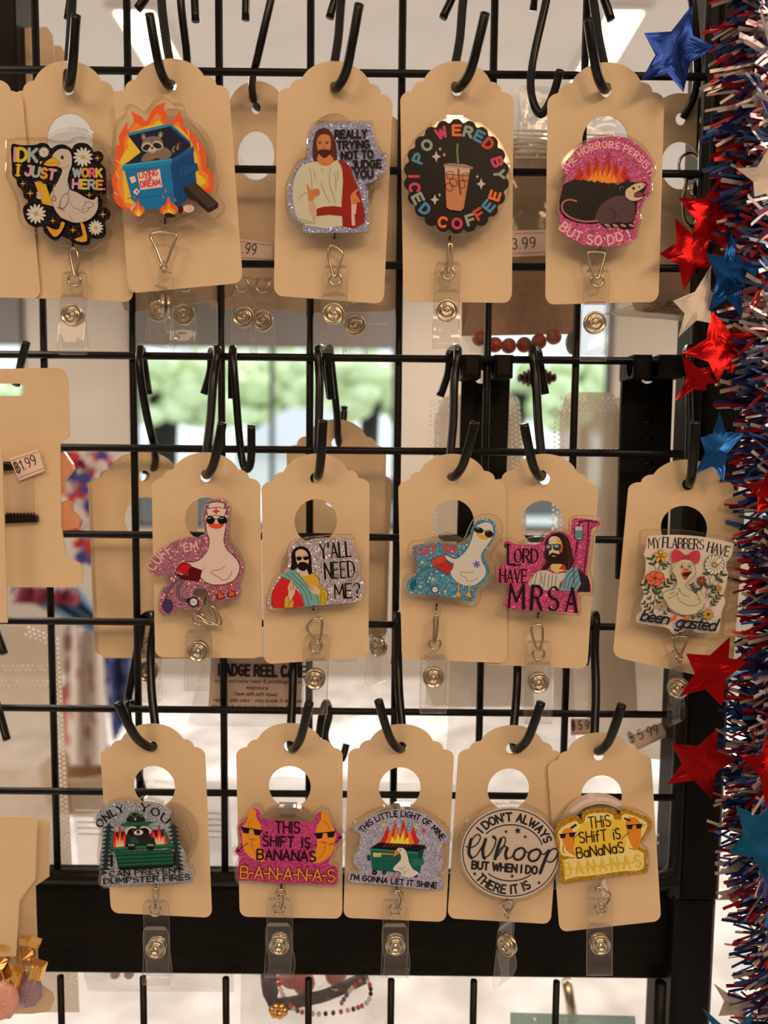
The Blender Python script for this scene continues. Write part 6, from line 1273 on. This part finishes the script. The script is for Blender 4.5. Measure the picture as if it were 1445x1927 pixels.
# keyring clasp
th = thing('keyring_clasp', 'silver keyring clasp hanging by the right post', 'keyring', W(1298, 330, .010))
mb = MB(); tube(mb, [W(1297 + 20*math.cos(t), 312 + 24*math.sin(t), .012) for t in [2*math.pi*i/24 for i in range(24)]], .0007, 6, True); mb.build('split_ring', 'nickel', th, smooth=True)
mb = MB(); tube(mb, smoothpts([W(1292, 335, .010), W(1284, 380, .009), W(1288, 415, .009), W(1304, 425, .009), W(1312, 395, .009), W(1306, 345, .010)], 4), .0009, 8); mb.build('lobster_clasp', 'nickel', th, smooth=True)
mb = MB(); lathe(mb, W(1306, 358, .008), (0,-1,0), [(.001,0),(.003,0),(.003,.001),(.001,.0016)], 14); mb.build('rivet', 'nickel', th, smooth=True)
# brown card top left
for q, Y, lb in (([(28,54),(88,50),(99,66),(106,175),(24,175)], .040, 'dim brown card with rounded corner behind the grid at top left'), ([(98,86),(114,86),(122,98),(124,175),(98,175)], .046, 'second brown card edge behind the grid at top left')):
    mb = MB(); slab(mb, q, Y, .001); tag(mb.build('product_card', 'buffcard', None), lb, 'card')
# ------------------------------------------------------------------ left-hand products
th = thing('hair_clip_card', 'tall cream card with two black hair combs at the left edge', 'hair clips', W(50, 900, -.012))
mb = MB(); out = [(-60,695),(108,692),(122,698),(128,712),(131,820),(113,836),(115,990),(125,1046),(150,1060),(156,1072),(154,1096),(144,1105),(-60,1105)]
slab(mb, out, -.012, .0006, [[(-30,722),(38,722),(45,728),(47,734),(44,741),(38,745),(-30,745)]]); mb.build('paper_card', 'card', th)
for (x0, y0, x1, y1) in ((-20, 872, 22, 888), (-20, 968, 68, 986)):
    mb = MB(); slab(mb, [(x0,y0),(x1-4,y0+1),(x1,y0+5),(x1,y1-3),(x0,y1)], -.0150, .003)
    for k in range(14):
        xx = x0 + (x1 - x0) * k / 14; slab(mb, [(xx+1,y0-3),(xx+2.6,y0-3),(xx+2.6,y0),(xx+1,y0)], -.0145, .001)
    mb.build('comb', 'hook', th)
mb = MB(); slab(mb, [(14,893),(62,890),(64,966),(14,966)], -.0125, .0005); mb.build('backing_panel', 'buffcard', th)
M['peach'] = mat('peach_acetate', (.82, .40, .24), .35)
for pts, lb in (([(110,858),(118,850),(134,874),(136,884),(118,905),(120,925),(112,930)], 'peach star-shaped hair claw tip beside the 1.99 card'), ([(114,945),(130,942),(133,962),(150,980),(148,992),(130,997),(116,1000)], 'lower peach star-shaped hair claw tip on the left card')):
    mb = MB(); slab(mb, pts, -.004, .004, bevel=-1.5); tag(mb.build('hair_claw', 'peach', None), lb, 'hair claw', 'peach hair claws')
mb = MB(); slab(mb, [(-30,845),(4,848),(12,1100),(14,1172),(-30,1172)], -.028, .0006); tag(mb.build('product_card', 'card', None), 'cream card sliver at the left edge in front of the hair clips', 'card')
mb = MB(); slab(mb, [(-30,1537),(60,1537),(70,1546),(66,1655),(36,1695),(30,1800),(-30,1800)], -.030, .0006); tag(mb.build('product_card', 'card', None), 'front cream earring card at lower left', 'card')
mb = MB(); slab(mb, [(-20,1538),(82,1540),(92,1552),(92,1650),(66,1668),(72,1850),(98,1868),(102,1882),(92,1904),(60,1908),(-20,1908)], -.020, .0006); tag(mb.build('product_card', 'card', None), 'second cream earring card behind the front one at lower left', 'card')
M['pinkshell'] = mat('pink_shell', (.80, .42, .36), .22); M['mauve'] = mat('mauve_shell', (.36, .24, .33), .22)
def shell(c, r, m, label, hinge, Y):
    th = thing('shell_claw_clip', label, 'claw clip', W(c[0], c[1], Y), 'shell claw clips'); mb = MB(); nu, nv = 26, 10; vs = []; R = r * PXM(Y); cc = W(c[0], c[1], Y)
    for j in range(nv + 1):
        for i in range(nu):
            a = 2 * math.pi * i / nu; t = j / nv * math.pi / 2; rr = R * math.sin(t) * (1 + .05 * math.sin(7 * (a + t)))
            vs.append(cc + Vector((rr * math.cos(a) * .86, -R * .5 * math.cos(t) - (.0006 * math.sin(9 * a + 3 * t) if j else 0), rr * math.sin(a) * 1.1)))
    mb.add(vs, [(j*nu+i, (j+1)*nu+i, (j+1)*nu+(i+1)%nu, j*nu+(i+1)%nu) for j in range(nv) for i in range(nu)]); mb.build('shell', m, th, smooth=True)
    for k, (x, y, w, h, rot) in enumerate(hinge):
        mb = MB(); c0 = W(x, y, Y - .003); px = PXM(Y); cr, sr = math.cos(rot), math.sin(rot)
        def rp(a, b, d): return c0 + Vector(((a*cr - b*sr) * px, d, (a*sr + b*cr) * px))
        pts = [rp(-w/2, -h/2, 0), rp(w/2, -h/2, 0), rp(w/2, h/2, 0), rp(-w/2, h/2, 0)]; pf = [rp(-w/2+4, -h/2+4, -.003), rp(w/2-4, -h/2+4, -.003), rp(w/2-4, h/2-4, -.003), rp(-w/2+4, h/2-4, -.003)]
        mb.add(pts + pf, [(4,5,6,7)] + [(i, (i+1)%4, 4+(i+1)%4, 4+i) for i in range(4)])
        tube(mb, [rp(-w/4, -h/3, -.0036), rp(-w/4, h/3, -.0036)], .0006, 6); tube(mb, [rp(w/5, -h/3, -.0036), rp(w/5, h/3, -.0036)], .0006, 6)
        mb.build('gold_hinge', 'gold', th)
    return th
shell((53,1862), 33, 'mauve', 'mauve shell claw clip with gold hinge at lower left', [(72,1822,30,38,-.3),(30,1838,34,46,-.25)], -.030)
shell((6,1880), 38, 'pinkshell', 'pink shell claw clip at the bottom left corner', [(10,1826,20,30,.3)], -.036)
for c, r, lb in (((48,1798), 20, 'amber faceted claw clip on the second earring card'), ((2,1808), 17, 'amber faceted claw clip cut off by the left edge')):
    th = thing('amber_claw_clip', lb, 'claw clip', W(c[0], c[1], -.026), 'amber claw clips'); Y = -.026; R = r * PXM(Y); cc = W(c[0], c[1], Y); mb = MB()
    vs = [cc + Vector((0, -R * .7, 0))] + [cc + Vector((R * math.cos(2*math.pi*i/18), -R * (.35 if i % 2 else .1), R * math.sin(2*math.pi*i/18))) for i in range(18)] + [cc + Vector((R * .9 * math.cos(2*math.pi*i/18), R * .3, R * .9 * math.sin(2*math.pi*i/18))) for i in range(18)]
    mb.add(vs, [(0, 1 + (i + 1) % 18, 1 + i) for i in range(18)] + [(1 + i, 1 + (i+1)%18, 19 + (i+1)%18, 19 + i) for i in range(18)]); mb.build('amber_disc', mat('amber_resin', (.52, .27, .08), .12, .3), th)
    mb = MB(); a = W(c[0] - 8, c[1] - 30, Y - .002); b = W(c[0] + 28, c[1] - 22, Y - .002); tube(mb, [a, (a + b) / 2 + Vector((0, -.001, .0008)), b], .0022, 4); mb.build('gold_hinge', 'gold', th)
# striped seed bead bracelet, velvet bracelet, gold charm
th = thing('seed_bead_bracelet', 'bracelet of red white and navy seed beads in the bag below the beam', 'bracelet', W(590, 1890, .012))
path = smoothpts([Vector(p) for p in ((522,1830,0),(532,1872,0),(556,1900,0),(600,1908,0),(660,1900,0),(692,1885,0),(697,1858,0),(684,1842,0),(660,1862,0),(640,1892,0))], 9)
cols = [mat('red_seed_bead', (.62,.06,.05), .35), mat('white_seed_bead', (.75,.70,.66), .35), mat('navy_seed_bead', (.03,.03,.08), .35)]
acc = 0; last = path[0]; k = 0
for p in path[1:]:
    acc += (p - last).length; last = p
    if acc > 7.5:
        acc = 0; mb = MB(); d = Vector((.3, 0, 1)); lathe(mb, W(p.x, p.y, .012), (1, 0, .6), [(.0004,-.0009),(.0010,-.0008),(.0013,0),(.0010,.0008),(.0004,.0009)], 8); mb.build('bead', cols[[0,0,1,1,2,2,0,1,2][k % 9]], th, smooth=True); k += 1
mb = MB(); tube(mb, smoothpts([W(505,1830,.022), W(508,1862,.020), W(520,1890,.020), W(580,1880,.022), W(620,1870,.022), W(690,1838,.022)], 4), .0042, 8, taper=lambda t: 1 if t < .3 else .75); tag(mb.build('cord_bracelet', mat('navy_velvet', (.02,.018,.035), .9), None, smooth=True), 'thick navy cord bracelet behind the seed beads', 'bracelet')
mb = MB(); c = W(524, 1900, .010)
for i in range(7): ball(mb, c + Vector((.003 * math.cos(i), -.001, .0022 * math.sin(i))), .0022, .0015, .0022, 8, 5)
tag(mb.build('gold_charm', 'gold', None, smooth=True), 'crumpled gold charm at the end of the navy bracelet', 'charm')
mb = MB()
ball(mb, W(552, 1838, .03), .008, .006, .006); ball(mb, W(572, 1850, .03), .006); ball(mb, W(632, 1832, .03), .006); tag(mb.build('red_blossom', mat('red_petals', (.60,.05,.05), .5), None, smooth=True), 'blurred red blossom inside the bag below the beam', 'ornament')
for x in (217, 243): mb = MB(); ball(mb, W(x, 1832, .03), .0028); tag(mb.build('grey_bead', mat('grey_bead_%d' % x, (.45,.4,.4), .3), None, smooth=True), 'grey bead peeking out under the beam, %s one' % ('left' if x < 230 else 'right'), 'bead', 'grey beads in the bag')
# strut below
mb = MB(); tube(mb, [W(1066,1845,.10), W(1085,1960,.10)], .0032, 8); tag(mb.build('metal_strut', 'nickel', None, smooth=True), 'slanted grey metal strut below the beam right of centre', 'strut')
# dark ribbed oval seen in the window
th = thing('ribbed_hair_claw', 'blurred brown ribbed hair claw in front of the window', 'hair claw', W(1010, 710, .05)); mb = MB()
for i in range(9):
    x = 978 + i * 8; h = 20 * math.sin(math.pi * (i + 1.5) / 11); ball(mb, W(x, 711, .05), 5 * PXM(.05), .004, h * PXM(.05), 8, 6)
mb.build('ribbed_body', mat('brown_acetate', (.10,.06,.05), .4), th, smooth=True)
mb = MB(); ball(mb, W(1078, 645, .026), 14 * PXM(.026), .004, 22 * PXM(.026), 10, 7); mb.build('dark_charm', mat('dark_acetate', (.08,.06,.06), .4), brt, smooth=True)
# ------------------------------------------------------------------ blurred merchandise farther back, at left
def cloth(q, Y, m, label, name='fabric_banner', waves=5, amp=.015, cat='fabric'):
    mp = quadmap(q); mb = MB(); nu, nv = 28, 14; vs = []
    for s in (0, 1):
        for j in range(nv + 1):
            for i in range(nu + 1):
                u, v = i / nu, j / nv; p = mp(u, v); vs.append(W(p.x, p.y, Y + amp * math.sin(waves * 2 * math.pi * u + 2 * v) + s * .004))
    k = (nu + 1) * (nv + 1); fs = []
    for j in range(nv):
        for i in range(nu): a = j*(nu+1)+i; fs += [(a, a+nu+1, a+nu+2, a+1), (k+a, k+a+1, k+a+nu+2, k+a+nu+1)]
    mb.add(vs, fs); return tag(mb.build(name, m, None, smooth=True), label, cat)
def spotted(name, c1, c2, sc):
    m = mat(name, c1, .9); b = m.node_tree.nodes['Principled BSDF']; tc = N(m, 'ShaderNodeTexCoord'); v = N(m, 'ShaderNodeTexVoronoi'); v.inputs['Scale'].default_value = sc; v.inputs['Randomness'].default_value = .5
    L(m, tc, 'Object', v, 'Vector'); r = N(m, 'ShaderNodeValToRGB'); r.color_ramp.interpolation = 'CONSTANT'; r.color_ramp.elements[0].color = (*c2, 1); r.color_ramp.elements[1].position = .36; r.color_ramp.elements[1].color = (*c1, 1)
    L(m, v, 'Distance', r, 'Fac'); L(m, r, 0, b, 'Base Color'); return m
cloth([(118,1178),(192,1178),(205,1440),(128,1440)], .75, spotted('paw_print_white', (.80,.74,.72), (.50,.34,.34), 28), 'white fabric with faint paw prints hanging at left', waves=2)
cloth([(180,1178),(250,1178),(252,1330),(214,1400)], .80, spotted('paw_print_blue', (.05,.09,.32), (.45,.48,.62), 30), 'blue fabric with pale paw prints hanging at left', waves=2)
cloth([(108,1290),(128,1290),(136,1410),(122,1410)], .78, mat('red_fabric', (.62,.04,.05), .8), 'narrow strip of red fabric beside the white paw print fabric', waves=1)
cloth([(15,1112),(150,1105),(182,1150),(182,1195),(15,1190)][:4], .70, noisy(mat('blue_towel', rough=.9), 20, (.08,.22,.42), (.20,.38,.58)), 'light blue folded cloth low at left behind the grid', 'folded_cloth', 3)
cloth([(20,1100),(150,1110),(150,1140),(20,1135)], .66, spotted('flag_cloth', (.30,.05,.10), (.55,.50,.60), 20), 'red and white patterned cloth on the light blue cloth', 'folded_cloth', 4)
mb = MB(); c = W(165, 1440, .85)
lathe(mb, c + Vector((0, 0, -.05)), (0, 0, 1), [(.05, -.01), (.062, 0), (.07, .05), (.072, .055), (.066, .056), (.058, .006)], 18); tag(mb.build('wicker_basket', noisy(mat('wicker', rough=.8), 90, (.30,.19,.10), (.45,.30,.17), .3), None), 'brown wicker basket below the paw print fabric', 'basket')
th = thing('flower_garland', 'blurred garland of red white and blue petals at left', 'garland', W(170, 940, .6)); rnd = random.Random(3)
pm3 = [mat('petal_red', (.62,.05,.08), .7), mat('petal_white', (.80,.74,.78), .7), mat('petal_blue', (.07,.07,.35), .7)]
mbs = [MB(), MB(), MB()]
for i in range(150):
    t = rnd.random(); x = 128 + 50 * t + rnd.uniform(-24, 30) + (30 if i % 5 == 0 else 0); y = 852 + 205 * t + rnd.uniform(-12, 12)
    if i % 5 == 0: x = 185 + rnd.uniform(-14, 18); y = 862 + rnd.uniform(-12, 24)
    c = W(x, y, .6 + rnd.uniform(-.03, .03)); ball(mbs[i % 3], c, rnd.uniform(.006, .011), .004, rnd.uniform(.005, .010), 6, 4)
for i, b in enumerate(mbs): b.build(['red_petals', 'white_petals', 'blue_petals'][i], pm3[i], th, kind='stuff')
# ------------------------------------------------------------------ foil star and tinsel garland down the right side
gl = thing('star_garland', 'red white and blue tinsel garland with foil stars down the right side', 'garland', W(1445, 900, -.03))
rnd = random.Random(21)
def foilstar(pts, Y, m, crump=.0016, k=.42, seed=0):
    r = random.Random(seed + int(pts[0][0])); P = [Vector(p) for p in pts]; c = sum(P, Vector((0, 0))) / len(P); n = len(P); out = []
    sl = (r.uniform(-.00005, .00005), r.uniform(-.00005, .00005)); fd = [(r.uniform(0, 6.28), r.uniform(.03, .10), r.uniform(0, 6)) for _ in range(4)]
    def yat(e):
        y = (e.x - c.x) * sl[0] + (e.y - c.y) * sl[1]
        for a_, k_, ph in fd:
            q = (e.x * math.cos(a_) + e.y * math.sin(a_)) * k_ + ph; y += .00042 * (abs((q / math.pi) % 2 - 1) * 2 - 1)
        return Y + y
    for i in range(n):
        q = (P[i] + P[(i+1) % n]) / 2; out.append((P[i], 0)); out.append((c + (q - c) * (k / .62 * .9), 0))
    mb = MB(); m2 = len(out); R = 8; rows = []
    for a in range(R + 1):
        f = a / R; row = []
        for i in range(m2):
            for h in (0, .5):
                e = c.lerp(out[i][0].lerp(out[(i + 1) % m2][0], h), f); row.append(W(e.x, e.y, yat(e)))
        rows.append(row)
    w = m2 * 2; vs = [rows[0][0]] + [v for row in rows[1:] for v in row]
    fs = [(0, 1 + (i + 1) % w, 1 + i) for i in range(w)]
    for a in range(R - 1):
        for i in range(w): fs.append((1 + a*w + i, 1 + a*w + (i+1) % w, 1 + (a+1)*w + (i+1) % w, 1 + (a+1)*w + i))
    mb.add(vs, fs); o = mb.build('foil_star', m, gl); md = o.modifiers.new('thickness', 'SOLIDIFY'); md.thickness = .00012
    return o
S = [([(1212,62),(1303,8),(1348,88),(1286,174),(1206,152)], -.040, 'foil_navy'), ([(1276,372),(1356,330),(1402,400),(1368,478),(1300,462)], -.034, 'foil_red'), ([(1271,411),(1345,430),(1348,505),(1286,549),(1241,478)], -.038, 'foil_red'),
 ([(1330,477),(1376,440),(1443,498),(1394,596),(1334,585)], -.046, 'foil_blue'), ([(1266,566),(1338,500),(1362,560),(1338,608),(1276,635)], -.042, 'foil_white'), ([(1338,583),(1436,626),(1378,705),(1352,722),(1283,665)], -.040, 'foil_red'), ([(1283,668),(1345,690),(1352,720),(1328,735),(1270,755)], -.041, 'foil_red'),
 ([(1354,774),(1400,815),(1362,907),(1308,892),(1318,824)], -.044, 'foil_blue'), ([(1402,909),(1448,880),(1486,925),(1462,985),(1425,965)], -.052, 'foil_red'), ([(1291,1230),(1374,1198),(1406,1246),(1358,1329),(1279,1310)], -.046, 'foil_red'),
 ([(1263,1398),(1350,1372),(1388,1428),(1340,1504),(1256,1476)], -.046, 'foil_red'), ([(1391,1421),(1445,1380),(1495,1430),(1480,1505),(1442,1520)], -.056, 'foil_red'), ([(1370,1606),(1384,1516),(1470,1500),(1510,1600),(1444,1668)], -.054, 'foil_teal'),
 ([(1321,1896),(1372,1935),(1416,1904),(1432,1990),(1360,2030)], -.052, 'foil_teal'), ([(1342,1850),(1398,1880),(1440,1870),(1400,1935),(1352,1912)], -.030, 'foil_white'), ([(1345,1680),(1392,1655),(1412,1690),(1386,1704),(1350,1694)], -.028, 'foil_white'),
 ([(1385,317),(1445,282),(1490,330),(1462,392),(1420,370)], -.056, 'foil_white'), ([(1362,1350),(1396,1285),(1440,1310),(1420,1380),(1370,1352)], -.034, 'foil_blue'), ([(1395,360),(1350,330),(1400,300),(1435,340),(1420,400)], -.030, 'foil_red'), ([(1380,540),(1420,500),(1470,560),(1440,620),(1395,600)], -.036, 'foil_white')]
for i, (p, y, m) in enumerate(S): foilstar(p, y, m, seed=i)
core = [(1462,-60,-.035),(1456,150,-.038),(1464,330,-.036),(1460,520,-.036),(1474,700,-.036),(1482,850,-.036),(1492,1020,-.036),(1494,1180,-.036),(1476,1320,-.036),(1462,1450,-.036),(1456,1560,-.036),(1474,1700,-.036),(1488,1850,-.036),(1490,2000,-.036)]
cp = smoothpts([W(*c) for c in core], 24); mb = MB(); tube(mb, cp, .0009, 6); mb.build('core_wire', 'hook', gl)
TM = {k: mat('tinsel_' + k, c, .3, .55) for k, c in (('red', (.42,.008,.014)), ('navy', (.015,.03,.16)), ('blue', (.03,.14,.42)), ('silver', (.62,.52,.50)))}
keys = ['silver', 'silver', 'red', 'red', 'navy', 'navy', 'navy', 'blue']
stuff = {k: MB() for k in TM}
def strip(mb, i):
    p = cp[int(rnd.uniform(0, len(cp) - 1))]; a = rnd.gauss(math.pi, .50); e = rnd.uniform(-.9, .9)
    droop = rnd.gauss(-.02, .16) + (.22 if p.z > CAM.z + .08 else 0); ln = rnd.uniform(.015, .029); w = rnd.uniform(.00050, .00088)
    d = Vector((math.cos(a) * math.cos(e), -abs(math.sin(e)) * rnd.choice((1, 1, -.6)), math.sin(a) * .6 - droop)).normalized()
    s = d.cross(Vector((rnd.uniform(-.4, .4), 1, rnd.uniform(-.4, .4)))).normalized() * w; bend = Vector((0, 0, rnd.uniform(-.004, .002)))
    mid = p + d * ln * .55 + bend * .3; end = p + d * ln + bend
    mb.add([p - s, p + s, mid + s, mid - s, end + s, end - s], [(0, 3, 2, 1), (3, 5, 4, 2)])
for i in range(300):
    k = rnd.choice(keys); mb = MB(); strip(mb, i); mb.build('tinsel_strip', TM[k], gl)
for i in range(1700):
    k = rnd.choice(keys); strip(stuff[k], i)
for k in stuff: stuff[k].build('tinsel_fringe', TM[k], gl, kind='stuff')
